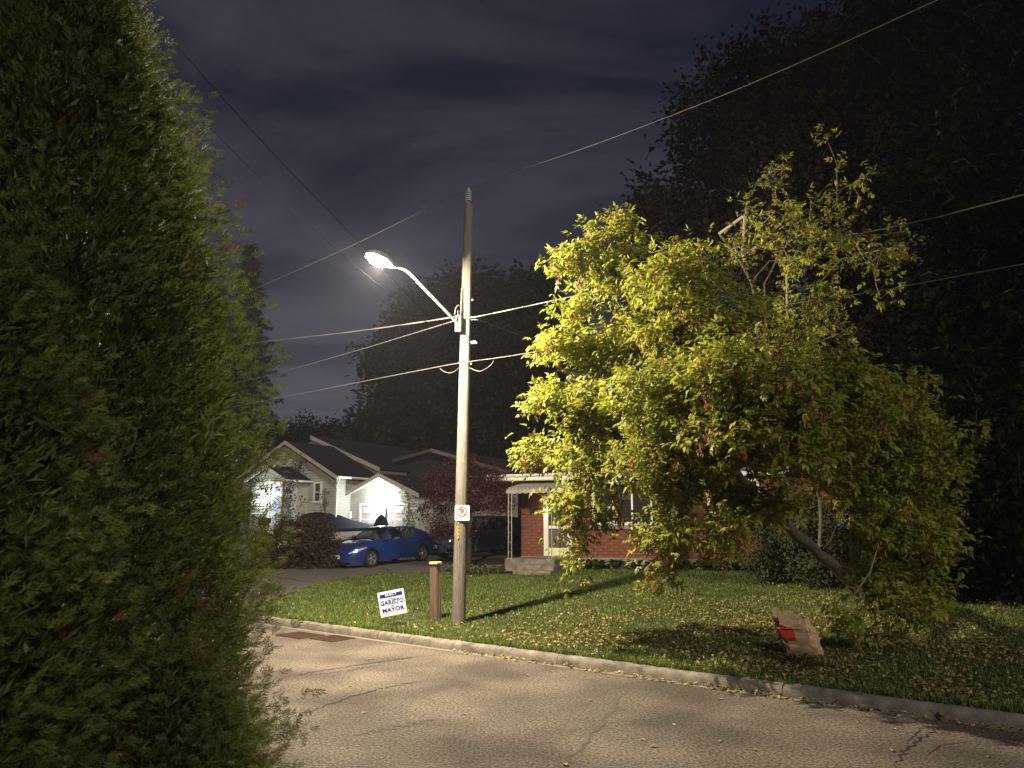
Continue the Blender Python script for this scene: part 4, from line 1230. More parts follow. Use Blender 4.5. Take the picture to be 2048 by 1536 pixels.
# ---------------------------------------------------------------- pale house behind the red maple
K = House('pale_house', 832, 1000, 44.0, rad(31))
KE = K.e
kx1 = K.loc(1046, 1000)[0]
kax, kaz = K.loc(862, 899, -.3); kbx, kbz = K.loc(1040, 950, -.3)
ks = (kaz - kbz) / (kbx - kax)
kez = kaz - ks * (kbx - .3 - kax)
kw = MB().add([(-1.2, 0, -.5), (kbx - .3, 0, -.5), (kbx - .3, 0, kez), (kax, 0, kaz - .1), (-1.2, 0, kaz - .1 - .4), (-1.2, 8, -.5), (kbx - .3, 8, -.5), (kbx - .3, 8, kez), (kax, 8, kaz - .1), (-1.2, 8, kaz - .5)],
              [(0, 1, 2, 3, 4), (9, 8, 7, 6, 5), (1, 6, 7, 2), (0, 4, 9, 5)]).build('wall', 'bark_dark', KE)  # upper gable dark brown: the shade below the rake put into the colour
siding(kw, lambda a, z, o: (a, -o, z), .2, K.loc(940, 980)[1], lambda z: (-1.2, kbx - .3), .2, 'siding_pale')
slab(KE, 'roof', 'shingle', [(kbx, -.3, kbz + .05), (kbx, 8.3, kbz + .05), (kax, 8.3, kaz + .05), (kax, -.3, kaz + .05)], .1)
slab(KE, 'roof', 'shingle', [(kax, -.3, kaz + .049), (kax, 8.3, kaz + .049), (-1.6, 8.3, kaz - .45), (-1.6, -.3, kaz - .45)], .1)
rake(KE, (kax, -.3, kaz + .06), (kbx, -.3, kbz + .06), .2, .03, 'stone')
rake(KE, (-1.6, -.3, kaz - .44), (kax, -.3, kaz + .06), .2, .03, 'bark')  # left board darker: lack of garage light put into its colour
q = K.loc(945, 1003)
window(KE, q[0] - .5, q[0] + .5, q[1] - .55, q[1] + .4, -.03, .09, 2, 1)
tag(KE, 'pale sided house with dark roof behind the red leaved tree', 'house')
# ================================================================ CARS
def interp(x, tab):
    return float(np.interp(x, [t[0] for t in tab], [t[1] for t in tab]))
def sm(t): return t * t * (3 - 2 * t)
def make_car(name, paint, loc, rz, label, suv=False):
    o = empty(name, loc, rz)
    k = 1.0
    WR = .315 if not suv else .35
    AX = 1.35
    top = [(-2.32, .80), (-2.28, .95), (-2.2, 1.02), (-1.8, 1.045), (-1.2, 1.0), (0, .955), (.8, .955), (1.1, .945), (1.6, .87), (1.95, .79), (2.12, .71), (2.22, .62), (2.26, .56)]
    if suv: top = [(-2.25, .9), (-2.2, 1.08), (-2.0, 1.12), (-1.2, 1.10), (0, 1.06), (.8, 1.06), (1.1, 1.06), (1.7, 1.0), (2.0, .93), (2.15, .84), (2.22, .75), (2.26, .66)]
    wid = [(-2.32, .62), (-2.25, .74), (-2.1, .82), (-1.7, .88), (-1, .90), (1, .90), (1.6, .885), (1.9, .84), (2.05, .77), (2.15, .68), (2.22, .56), (2.26, .44)]
    bot = [(-2.32, .48), (-2.2, .30), (-2.0, .24), (1.9, .20), (2.1, .20), (2.26, .24)]
    def zb(x):
        z = interp(x, bot) + (.06 if suv else 0)
        for ax in (-AX, AX):
            d = abs(x - ax); R = WR + .065
            if d < R: z = max(z, WR + math.sqrt(R * R - d * d) * 1.0)
        return z
    def hwid(x, z):
        w = interp(x, wid); zt = interp(x, top)
        t = (z - .22) / max(.1, zt - .22)
        prof = interp(t, [(0, .955), (.15, .985), (.4, 1.0), (.62, .985), (.72, .995), (.85, .965), (1.0, .90)])
        return w * prof
    xs = sorted(set(list(np.linspace(-2.32, 2.26, 118)) + [s * AX + d for s in (-1, 1) for d in (-(WR + .064), WR + .064)]))
    rows = []
    for x in xs:
        b = zb(x); t = interp(x, top); r = []
        zs = [b + (t - b) * q for q in (0, .2, .4, .6, .75, .88, .96, 1.0)]
        L_ = [(hwid(x, z), z) for z in zs]
        w1 = L_[-1][0]
        for f in (.85, .6, .3): L_.append((w1 * f, t + .035 * (1 - f * f) * min(1, (2.3 - abs(x)) * 1.5)))
        L_.append((0, t + .035 * min(1, (2.3 - abs(x)) * 1.5)))
        r = [Vector((x, y, z)) for y, z in L_] + [Vector((x, -y, z)) for y, z in L_[-2::-1]]
        rows.append(r)
    m = MB().grid(rows)
    n = len(rows[0])
    m.f.append(tuple(range(n))); m.f.append(tuple(range(len(m.v) - n, len(m.v))))
    body = m.build('body', paint, o, smooth=32)
    # underside and wheel wells
    MB().box(-2.1, 2.0, -.72, .72, .2, .6).build('underbody', 'plastic_black', o)
    # greenhouse
    if not suv:
        roofz = [(-1.95, 1.05), (-1.5, 1.235), (-1.1, 1.355), (-.8, 1.405), (-.4, 1.435), (0, 1.43), (.25, 1.395), (.6, 1.215), (1.08, .955)]
        x_r, x_f = -1.95, 1.08; g_r, g_f = -1.12, .28
    else:
        roofz = [(-2.12, 1.12), (-1.95, 1.35), (-1.7, 1.53), (-1.2, 1.62), (-.4, 1.66), (0, 1.65), (.25, 1.60), (.6, 1.40), (1.05, 1.07)]
        x_r, x_f = -2.12, 1.05; g_r, g_f = -1.75, .28
    belt = lambda x: interp(x, top) - .005
    def gw(x, z):
        b = belt(x); H_ = (1.435 if not suv else 1.66)
        t = max(0, (z - b) / (H_ - b))
        pl = interp(x, [(-2.1, .62), (-1.6, .72), (-1, .80), (.3, .80), (.7, .77), (1.08, .70)])
        return pl * (1 - .26 * t ** 1.15)
    def topsurf(xa, xb, n_, inset=.0, mat=paint, nm='roof', lift=0.0):
        R_ = []
        for x in np.linspace(xa, xb, n_):
            z = interp(x, roofz); w = gw(x, z) * (1 - inset)
            R_.append([Vector((x, w * f, z + .03 * (1 - f * f) + lift)) for f in np.linspace(1, -1, 13)])
        return MB().grid(R_).build(nm, mat, o, smooth=True, fix=False)
    topsurf(g_r, g_f, 20)
    topsurf(x_r, g_r, 14, .06, 'car_glass', 'rear_window')
    topsurf(g_f, x_f, 14, .05, 'car_glass', 'windshield')
    # side glass and pillars
    def gpatch(lo, hi, mat, nm, sgn, off=0.0):
        R_ = []
        for (xa, za), (xb, zb_) in zip(lo, hi):
            R_.append([Vector((xa + (xb - xa) * t, sgn * (gw(xa + (xb - xa) * t, za + (zb_ - za) * t) + off), za + (zb_ - za) * t)) for t in np.linspace(0, 1, 6)])
        return MB().grid(R_).build(nm, mat, o, smooth=True, fix=False)
    for s in (-1, 1):
        xs_ = np.linspace(x_r + .12, x_f - .05, 40)
        rz_ = lambda x: interp(x, roofz)
        def strip(xa, xb, mat, nm, z0f=0.0, z1f=1.0, n_=14, off=0.0):
            lo = []; hi = []
            for x in np.linspace(xa, xb, n_):
                b = belt(x); r = rz_(x)
                lo.append((x, b + (r - b) * z0f)); hi.append((x, b + (r - b) * z1f))
            return gpatch(lo, hi, mat, nm, s, off)
        strip(-1.02, -.32, 'car_glass', 'side_window', .06, .88)
        strip(-.24, .82, 'car_glass', 'side_window', .06, .88)
        strip(-.32, -.24, 'plastic_black', 'pillar', 0, 1, 3, .003)
        strip(x_r + .05, -1.02, paint, 'pillar', 0, 1, 12, .002)
        strip(-1.04, x_f - .02, paint, 'window_rail', .88, 1.0, 30, .001)
        strip(-1.04, x_f - .1, 'chrome', 'window_trim', .0, .06, 30, .004)
        strip(.82, x_f - .02, paint, 'pillar', .0, 1.0, 8, .001)
    # interior
    for x in (.15, -.75):
        for y in (-.38, .38):
            if x < 0 and y > 1: continue
            MB().bbox(x - .12, x + .06, y - .22, y + .22, .85, 1.16 if not suv else 1.26, .05).build('seat', 'seat_grey', o)
            MB().bbox(x - .10, x + .02, y - .11, y + .11, 1.17 if not suv else 1.27, 1.30 if not suv else 1.42, .04).build('headrest', 'seat_grey', o)
    # wheels
    def wheel(x, s):
        we = empty('wheel', (x, s * (.885 - .1), WR)); we.parent = o
        Rm = Matrix.Rotation(-s * math.pi / 2, 4, 'X')
        MB().lathe([(WR * .66, -.1), (WR * .94, -.10), (WR, -.07), (WR, .07), (WR * .95, .10), (WR * .68, .105), (WR * .66, .09)], 36, Rm, cap=False).build('tyre', 'tyre', we, smooth=40)
        MB().lathe([(WR * .67, .02), (WR * .67, .10), (WR * .62, .10), (WR * .60, .03)], 36, Rm, cap=False).build('rim', 'rim', we, smooth=40)
        MB().lathe([(WR * .62, .015), (.001, .02)], 24, Rm, cap=False).build('brake_disc', 'plastic_black', we)
        sp = MB()
        for i in range(5):
            for dd in (-.17, .17):
                a = 2 * math.pi * i / 5 + dd
                mm = Rm @ Matrix.Rotation(a, 4, 'Z')
                sp.add([mm @ Vector(p) for p in ((.03, -.014, .085), (WR * .65, -.024, .095), (WR * .65, .024, .095), (.03, .014, .085), (.03, -.014, .05), (WR * .65, -.024, .05), (WR * .65, .024, .05), (.03, .014, .05))],
                       [(0, 1, 2, 3), (0, 4, 5, 1), (3, 2, 6, 7), (4, 7, 6, 5)])
        sp.build('spokes', 'rim', we)
        MB().lathe([(.05, .08), (.05, .10), (.001, .105)], 14, Rm, cap=False).build('hub', 'rim', we)
    for x in (-AX, AX):
        for s in (-1, 1): wheel(x, s)
    # surface patches on the body side
    def bpatch(lo, hi, mat, nm, s, off=.008, nt=5):
        n_ = max(6, len(lo) * 3)
        A = np.array(lo); Bq = np.array(hi)
        ts = np.linspace(0, 1, n_); kk = np.linspace(0, 1, len(lo))
        R_ = []
        for t in ts:
            xa, za = np.interp(t, kk, A[:, 0]), np.interp(t, kk, A[:, 1]); xb, zb_ = np.interp(t, kk, Bq[:, 0]), np.interp(t, kk, Bq[:, 1])
            r = []
            for q in np.linspace(0, 1, nt):
                x = xa + (xb - xa) * q; z = za + (zb_ - za) * q
                nxp = (interp(x - .01, wid) - interp(x + .01, wid)) / .02
                nv = Vector((nxp, 1, 0)).normalized()
                p = Vector((x, hwid(x, z), z)) + nv * off
                r.append(Vector((p.x, s * p.y, p.z)))
            R_.append(r)
        return MB().grid(R_).build(nm, mat, o, smooth=True, fix=False)
    hz_ = .13 if suv else 0
    for s in (-1, 1):
        bpatch([(2.20, .555 + hz_), (2.05, .60 + hz_), (1.85, .665 + hz_), (1.60, .73 + hz_)], [(2.20, .59 + hz_), (2.05, .675 + hz_), (1.85, .735 + hz_), (1.60, .755 + hz_)], 'lamp_lens', 'headlight', s, .006)
        bpatch([(1.72, .705 + hz_), (1.64, .725 + hz_), (1.58, .738 + hz_)], [(1.72, .752 + hz_), (1.64, .765 + hz_), (1.58, .768 + hz_)], 'amber', 'turn_signal', s, .010)
        bpatch([(2.16, .33), (2.0, .33), (1.88, .36)], [(2.16, .44), (2.0, .46), (1.88, .43)], 'plastic_black', 'fog_lamp_recess', s, .004)
        bpatch([(-2.30, .78 + hz_), (-2.15, .80 + hz_), (-1.85, .86 + hz_)], [(-2.30, .92 + hz_), (-2.15, .95 + hz_), (-1.85, .93 + hz_)], 'tail_red', 'taillight', s, .006)
        for xd in (.93, -.22, -1.0):
            zt = .93 if xd > -.9 else .80
            bpatch([(xd, .30), (xd - (.06 if xd < -.9 else .0), zt)], [(xd + .012, .30), (xd + .012 - (.06 if xd < -.9 else .0), zt)], 'plastic_black', 'door_seam', s, .002, 2)
        bpatch([(.93, .285), (-1.0, .285)], [(.93, .297), (-1.0, .297)], 'plastic_black', 'sill_seam', s, .002, 2)
        for xd in (.0, -1.08):
            zc_ = .80 + hz_ * .8
            y = hwid(xd, zc_)
            MB().tube([(xd - .10, s * (y + .005), zc_), (xd - .06, s * (y + .03), zc_ + .004), (xd + .06, s * (y + .03), zc_ + .002), (xd + .10, s * (y + .005), zc_)], .014, 6).build('door_handle', paint, o, smooth=True)
        y = gw(.72, belt(.72))
        mm = MB()
        zc_ = belt(.72) + .07
        mm.lathe([(.02, -.075), (.06, -.06), (.075, 0), (.06, .06), (.02, .075)], 12, Matrix.Translation((.70, s * (y + .17), zc_)) @ Matrix.Diagonal((.9, 1.25, 1, 1)))
        mm.tube([(.72, s * (y - .02), zc_ - .05), (.71, s * (y + .1), zc_ - .03)], .025, 6)
        mm.build('door_mirror', paint, o, smooth=True)
        # wheel arch liner
        for ax in (-AX, AX):
            R_ = []
            for q in np.linspace(-.2, math.pi + .2, 16):
                R_.append([(ax + (WR + .06) * math.cos(q), s * (.55), WR + (WR + .06) * math.sin(q)), (ax + (WR + .06) * math.cos(q), s * (interp(ax, wid) * .95), WR + (WR + .06) * math.sin(q))])
            MB().grid(R_).build('wheel_arch', 'plastic_black', o, fix=False)
    # grille: hexagon with chrome edge and bars
    gz = .10 if suv else 0
    hexo = [(-.43, .52), (-.36, .575), (.36, .575), (.43, .52), (.27, .27), (-.27, .27)]
    def gx(y): return 2.262 - .42 * abs(y) ** 2.2
    gr = empty('grille'); gr.parent = o
    nn = 20
    def hexat(z):
        if z > .52: t = (z - .52) / .055; return .43 - .07 * t
        t = (z - .27) / .25; return .27 + .16 * t
    R_ = [[(gx(hexat(z) * f) + .012, hexat(z) * f, z + gz) for f in np.linspace(-1, 1, 15)] for z in np.linspace(.27, .575, 8)]
    MB().grid(R_).build('mesh', 'plastic_black', gr, fix=False)
    for i in range(5):
        z = .315 + i * .052
        MB().tube([(gx(hexat(z) * f) + .018, hexat(z) * f * .97, z + gz) for f in np.linspace(-1, 1, 11)], .008, 5).build('bar', 'chrome', gr)
    loop_ = []
    for a, b in zip(hexo, hexo[1:] + hexo[:1]):
        for t in np.linspace(0, 1, 6)[:-1]: y = a[0] + (b[0] - a[0]) * t; loop_.append((gx(y) + .016, y, a[1] + (b[1] - a[1]) * t + gz))
    MB().tube(loop_ + [loop_[0]], .016, 6).build('surround', 'chrome', gr, smooth=True)
    MB().box(2.285, 2.295, -.15, .15, .36 + gz, .50 + gz).build('number_plate', 'plate', o)
    MB().box(2.2952, 2.2958, -.11, .11, .405 + gz, .445 + gz).build('plate_lettering', 'sign_blue', o)
    MB().box(-2.33, -2.32, -.15, .15, .70, .84).build('number_plate', 'plate', o)
    MB().box(2.0, 2.27, -.42, .42, .16, .25).build('lower_intake', 'plastic_black', o)
    tag(o, label, 'car', 'cars parked on the driveway')
    return o
fw = ground(741, 1136); rw = ground(845, 1123)
print('car wheelbase check', (fw - rw).length, fw, rw)
hd_ = Vector((fw.x - rw.x, fw.y - rw.y, 0)).normalized()
def place_car(name, paint, fpx, label, suv=False, hdv=hd_):
    f = ground(*fpx)
    lft = Vector((-hdv.y, hdv.x, 0))
    c = Vector((f.x, f.y, 0)) - hdv * 1.35 - lft * .80
    # sit on the slope: use the terrain under both axles
    zf = tz(c.x + hdv.x * 1.35, c.y + hdv.y * 1.35); zr = tz(c.x - hdv.x * 1.35, c.y - hdv.y * 1.35)
    o = make_car(name, paint, (c.x, c.y, (zf + zr) / 2 + .022), math.atan2(hdv.y, hdv.x), label, suv)
    zl_ = tz(c.x + lft.x * .8, c.y + lft.y * .8); zr_ = tz(c.x - lft.x * .8, c.y - lft.y * .8)
    o.rotation_mode = 'XYZ'
    o.rotation_euler = (math.atan2(zl_ - zr_, 1.6), -math.atan2(zf - zr, 2.7), math.atan2(hdv.y, hdv.x))
    return o
blue = place_car('parked_car', 'car_blue', (741, 1136), 'shiny blue sedan parked on the driveway with alloy wheels')
hd2 = (hd_ + Vector((-.25, .1, 0))).normalized()
dark = place_car('parked_car', 'car_dark', (930, 1119), 'dark grey hatchback parked behind the red leaved tree', True, hd2)

# ================================================================ BOAT under a navy cover
bp_ = ground(652, 1108); 
bo = empty('covered_boat', (bp_.x, bp_.y + 2.2, tz(bp_.x, bp_.y + 2.2)), math.atan2(UY, UX) + rad(16))
rows = []
for x in np.linspace(-2.6, 2.5, 22):
    t = (x + 2.6) / 5.1
    w = .95 * (1 - max(0, (t - .6) / .4) ** 2.2 * .92)
    d = .55 * (1 - max(0, (t - .7) / .3) ** 2 * .6)
    zt = 1.05 + .12 * t * t
    rows.append([(x, w, zt), (x, w * .95, zt - .25), (x, w * .75, zt - d), (x, 0, zt - d - .12), (x, -w * .75, zt - d), (x, -w * .95, zt - .25), (x, -w, zt)])
m = MB().grid(rows); m.f.append(tuple(range(7)))
m.build('hull', 'hull_white', bo, smooth=35)
rows = []
for x in np.linspace(-2.65, 2.55, 27):
    t = (x + 2.6) / 5.1
    w = .98 * (1 - max(0, (t - .6) / .4) ** 2.2 * .9)
    zt = 1.03 + .12 * t * t
    ridge = interp(x, [(-2.65, 1.75), (-1.4, 1.95), (-.3, 1.9), (.8, 1.55), (1.7, 1.36), (2.55, 1.28)])
    sag = .03 * math.sin(x * 4)
    rows.append([(x, w, zt - .12), (x, w * 1.01, zt + .02), (x, w * .6, zt + (ridge - zt) * .55 + sag), (x, 0, ridge), (x, -w * .6, zt + (ridge - zt) * .55 + sag), (x, -w * 1.01, zt + .02), (x, -w, zt - .12)])
m = MB().grid(rows); m.f.append(tuple(range(7))); m.f.append(tuple(range(len(m.v) - 7, len(m.v))))
m.build('cover', 'navy_cover', bo, smooth=40)
for y in (-.6, .6):
    MB().tube([(-2.4, y, .42), (1.6, y, .42), (2.9, 0, .42), (3.3, 0, .42)], .05, 6).build('trailer_rail', 'galv', bo)
for y in (-.95, .95):
    MB().lathe([(.18, -.09), (.30, -.08), (.30, .08), (.18, .09)], 20, Matrix.Translation((-.7, y, .30)) @ Matrix.Rotation(math.pi / 2, 4, 'X')).build('wheel', 'tyre', bo)
MB().tube([(-.7, -1, .30), (-.7, 1, .30)], .03, 6).build('axle', 'galv_dark', bo)
MB().tube([(3.2, 0, .42), (3.2, 0, 0)], .03, 6).build('jack', 'galv', bo)
for x in (-1.8, .8):
    MB().box(x - .04, x + .04, -.6, .6, .42, .62).build('bunk', 'galv_dark', bo)
tag(bo, 'white boat on a trailer under a navy cover behind the blue car', 'boat')
# hooded outboard cover and steel post in front of the garage door
fp = at(762, 1062, 33.5)
gz_ = tz(fp.x, fp.y)
fo = empty('outboard_cover', (fp.x, fp.y, gz_), rad(-25))
topz = at(762, 1029, 33.5).z - gz_
rows = []
for i, (r, z) in enumerate(((.36, topz - 1.0), (.40, topz - .75), (.36, topz - .45), (.26, topz - .22), (.12, topz - .06), (.02, topz))):
    rows.append([(r * math.cos(a) * (1 + .10 * math.cos(6 * a)), .7 * r * math.sin(a) * (1 + .10 * math.cos(6 * a)), z) for a in np.linspace(0, 2 * math.pi, 25)])
MB().grid(rows).build('hood', 'navy_cover', fo, smooth=True)
MB().tube([(0, 0, 0), (0, 0, topz)], .03, 8).build('pole', 'galv_dark', fo)
MB().lathe([(.3, 0), (.3, .05), (.06, .1), (.05, .3)], 16).build('base', 'plastic_black', fo)
tag(fo, 'dark hooded outboard cover with a pointed top standing by the garage door', 'parasol')
gp = at(772, 1050, 34.0); gz_ = tz(gp.x, gp.y); gt = at(772, 1018, 34.0).z
po = empty('steel_post', (gp.x, gp.y, gz_))
MB().tube([(0, 0, -.1), (0, 0, gt - gz_)], .05, 10).build('tube', 'galv_dark', po)
MB().lathe([(.058, 0), (.058, .03), (.02, .05)], 10, Matrix.Translation((0, 0, gt - gz_))).build('cap', 'galv', po)
tag(po, 'grey steel post standing in front of the garage door', 'post')
# ================================================================ VEGETATION
def grow(base_paths, tips, rng, trunk_r, tip_r=.006, exp=.42, droop=.08, seglen=.45, side=6):
    """base_paths: list of polylines (first = trunk). tips: (N,3). returns trunk MB, branch MB, tip dirs"""
    pos = []; par = []; chains = []
    for bi, P in enumerate(base_paths):
        P = [Vector(p) for p in P]
        idx = []
        start = None
        if bi > 0:
            d = [(Vector(q) - P[0]).length for q in pos]; start = int(np.argmin(d)); idx = [start]; 
        for i in range(len(P)):
            if bi > 0 and i == 0: continue
            a = P[max(0, i - 1)]; k = 1 if i == 0 else max(1, int((P[i] - a).length / .35))
            for j in range(1, k + 1):
                q = a.lerp(P[i], j / k) if i else P[0]
                w = .03 if i else 0
                q = q + Vector((rng.normal() * w, rng.normal() * w, rng.normal() * w))
                pos.append(tuple(q)); par.append(idx[-1] if idx else -1); idx.append(len(pos) - 1)
        chains.append(idx)
    pos_a = np.zeros((len(pos) + len(tips) * 14, 3)); n = len(pos); pos_a[:n] = pos
    nb = len(chains)
    base0 = pos_a[:n].copy()
    d0 = np.min(np.linalg.norm(tips[:, None] - base0[None], axis=2), axis=1)
    order = np.argsort(d0)
    tipidx = np.zeros(len(tips), int); tdir = np.zeros((len(tips), 3))
    rootp = np.array(base_paths[0][0])
    for ti in order:
        t = tips[ti]
        dv = pos_a[:n] - t; d = np.linalg.norm(dv, axis=1)
        # favour joints that lie inwards and below
        cost = d * (1 + .35 * (dv[:, 2] > .15))
        a = int(np.argmin(cost))
        L_ = d[a]; k = max(1, min(12, int(L_ / seglen)))
        idx = [a]
        for j in range(1, k + 1):
            f = j / k
            q = pos_a[a] * (1 - f) + t * f
            if j < k: q = q + np.array([0, 0, droop * L_ * math.sin(f * math.pi)]) + rng.normal(size=3) * .07 * min(L_, 1)
            pos_a[n] = q; par.append(idx[-1]); idx.append(n); n += 1
        chains.append(idx); tipidx[ti] = idx[-1]
        tdir[ti] = pos_a[idx[-1]] - pos_a[idx[-2]]
    load = np.zeros(n)
    for i in tipidx: load[i] += 1
    for i in range(n - 1, 0, -1):
        # children always have larger index except base chains joined earlier (still larger)
        if par[i] >= 0: load[par[i]] += load[i]
    r = tip_r * np.maximum(load, 1) ** exp
    r = np.minimum(r, trunk_r)
    tr = MB(); br = MB()
    for ci, idx in enumerate(chains):
        pts = [pos_a[i] for i in idx]; rs = [float(r[i]) for i in idx]
        if len(pts) < 2: continue
        if ci >= 1: rs[0] = min(rs[0], rs[1] * 1.3)
        if ci == 0: rs[0] = trunk_r * 1.25
        (tr if ci < nb else br).tube(pts, rs, 10 if ci < nb else (side if rs[0] > .02 else 4), cap=False)
    return tr, br, unit(tdir)
def blob_points(blobs, n, rng, shell=.35, mind=0.0):
    """points in ellipsoids (centre, radii, weight), biased to the outside"""
    w = np.array([b[2] for b in blobs], float); w /= w.sum()
    out = []
    for (c, r, _), wi in zip(blobs, w):
        k = int(round(n * wi))
        d = unit(rng.normal(size=(k, 3))); u = rng.random(k) ** shell
        out.append(np.array(c) + d * np.array(r) * u[:, None])
    return np.concatenate(out)
def leaves_at(name, pts, dirs, per, spread, ln, wd, mat, parent, rng, droopy=.35, outward=.7, fold=.25):
    n = len(pts) * per
    C = np.repeat(pts, per, 0); D = np.repeat(dirs, per, 0)
    off = rng.normal(size=(n, 3)) * spread * .5
    back = rng.random((n, 1)) * spread * 1.2
    C = C - D * back + off * .75
    A = unit(D * outward + unit(off) * .9 + rng.normal(size=(n, 3)) * .35 + np.array([0, 0, -droopy]))
    Nn = unit(rng.normal(size=(n, 3)) * .7 + np.array([0, 0, 1.0]))
    L_ = ln * (.65 + .7 * rng.random(n)); W_ = wd * (.65 + .7 * rng.random(n))
    return leaf_mesh(name, C, A, Nn, L_, W_, mat, parent, fold)
def leafstuff(o): tag(o, kind='stuff'); return o
def rel(loc, arr): return np.asarray(arr, float) - np.array(loc)

# ---------------------------------------------------------------- the lit maple
rng = np.random.default_rng(5)
tb = ground(1735, 1196)
MP = empty('maple_tree', (tb.x, tb.y, tb.z))
def P(px, py, Y): p = at(px, py, Y); return np.array(p)
def wy(px): return float(np.interp(px, [1000, 1100, 1200, 1300, 1400, 1500, 1600, 1700, 1800, 1900], [13.6, 13.3, 12.7, 11.8, 10.9, 10.2, 10.0, 10.9, 11.9, 12.3]))
trunk = [(tb.x, tb.y, tb.z - .3), P(1700, 1165, tb.y - .1), P(1640, 1110, tb.y - .7), P(1560, 1035, tb.y - 1.8), P(1500, 975, tb.y - 2.8), P(1420, 900, wy(1420) + .7), P(1340, 810, wy(1340) + .5)]
limbs = [
    [P(1640, 1110, tb.y - .7), P(1640, 1000, tb.y - .6), P(1590, 850, tb.y - .7), P(1535, 700, tb.y - .8), P(1530, 570, tb.y - .7), P(1590, 460, tb.y - .5), P(1670, 350, tb.y - .2)],
    [P(1535, 700, tb.y - .8), P(1500, 560, tb.y - 1.4), P(1440, 460, tb.y - 2.0)],
    [P(1560, 1035, tb.y - 1.8), P(1470, 1030, wy(1470) + .9), P(1380, 1060, wy(1380) + .5), P(1290, 1090, wy(1290) + .3)],
    [P(1420, 900, wy(1420) + .7), P(1330, 720, wy(1330) + .4), P(1270, 560, wy(1270) + .2)],
    [P(1500, 975, tb.y - 2.8), P(1330, 950, wy(1330) + .5), P(1180, 930, wy(1180) + .2)],
    [P(1640, 1110, tb.y - .7), P(1720, 990, tb.y - 1.5), P(1760, 880, tb.y - 2.2)],
]
def bl(px, py, Y, r, w=None, sq=(1, 1, 1)): return (P(px, py, Y), np.array([r * sq[0], r * sq[1], r * sq[2]]) * (Y / 12.6), (w if w else r ** 2.2))
Dm = tb.y - 3.7
print('maple', tb, Dm)
BL = [(1255, 450, .42, 1.1), (1190, 470, .26, .6), (1140, 530, .40, .6), (1230, 560, .70, .8), (1150, 620, .34, .5), (1110, 690, .45, .5), (1190, 700, .72, .65), (1095, 800, .46, .5), (1180, 810, .68, .6),
      (1085, 905, .46, .45), (1180, 920, .72, .55), (1130, 1000, .44, .5), (1150, 1070, .30, .9), (1145, 1140, .22, 1.1),
      (1350, 560, .80, .8), (1330, 680, 1.0, .75), (1320, 810, 1.05, .7), (1320, 930, .90, .6), (1450, 620, .70, .8), (1450, 760, .95, .75), (1450, 880, .95, .65), (1400, 965, .60, .55),
      (1560, 800, .80, .8), (1570, 900, .75, .65), (1480, 1000, .42, .5), (1330, 1060, .34, .6), (1320, 1150, .25, 1.3), (1440, 1090, .28, .8),
      (1680, 800, .90, .8), (1780, 830, .85, .8), (1700, 920, .75, .7), (1800, 960, .85, .9), (1780, 1060, .65, .9), (1750, 1160, .42, 1.0), (1800, 1210, .36, 1.0),
      (1420, 1050, .25, .8), (1545, 1010, .36, .6), (1270, 1075, .30, .7), (1360, 1075, .28, .7), (1200, 1030, .34, .6), (1460, 1045, .30, .7), (1215, 965, .4, .5), (1720, 1000, .4, .7), (1860, 880, .7, .9), (1860, 1060, .6, .9), (1850, 1170, .45, .9), (1700, 1230, .26, .8)]
blobs = [bl(px, py, wy(px) + (.5 if i % 3 == 0 else -.15), r, r ** 2, (1, 1.1, q)) for i, (px, py, r, q) in enumerate(BL)]
blobs += [bl(1530, 480, 14.5, 1.0, .30), bl(1620, 600, 13.8, .9, .30), bl(1640, 400, 15.2, 1.1, .28), bl(1720, 500, 15.2, 1.0, .25), bl(1560, 700, 12.8, .8, .3)]
blobs = [(b[0] - np.array(MP.location), b[1], b[2]) for b in blobs]
tips = blob_points(blobs, 1620, rng, .42)
TL = [[tuple(rel(MP.location, q)) for q in pth] for pth in [trunk] + limbs]
tr, br, td = grow(TL, tips, rng, .17, .0055)
tr.build('trunk', 'bark', MP, smooth=60, fix=False)
leafstuff(br.build('branches', 'bark_pale', MP, smooth=60, fix=False))
# compound leaves: short sprays of pointed leaflets
n = len(tips); per = 11
C = np.repeat(tips, per, 0); D = np.repeat(td, per, 0)
D = unit(D * .6 + rng.normal(size=C.shape) * .6 + np.array([-.25, -.25, -.1]))
C = C - D * rng.random((len(C), 1)) * .1 + rng.normal(size=C.shape) * .12
up = unit(rng.normal(size=C.shape) * .45 + np.array([-.25, -.2, 1.0]))
S = unit(np.cross(D, up))
parts = []
AX = []; CC = []; UP_ = []; LN = []; WDt = []
size = .75 + .5 * rng.random(len(C))
for (ax_, side_, len_, along_) in ((1, 0, .115, .11), (.75, .66, .095, .09), (.75, -.66, .095, .09), (.55, .85, .085, .03), (.55, -.85, .085, .03)):
    CC.append(C + D * (along_ * size)[:, None]); AX.append(unit(D * ax_ + S * side_ + rng.normal(size=C.shape) * .18 + np.array([0, 0, -.28])))
    UP_.append(up); LN.append(len_ * size); WDt.append(.046 * size)
cr_ = leaf_mesh('foliage', np.concatenate(CC), np.concatenate(AX), np.concatenate(UP_), np.concatenate(LN), np.concatenate(WDt), 'maple_leaf', MP, .18, .4)
leafstuff(cr_)
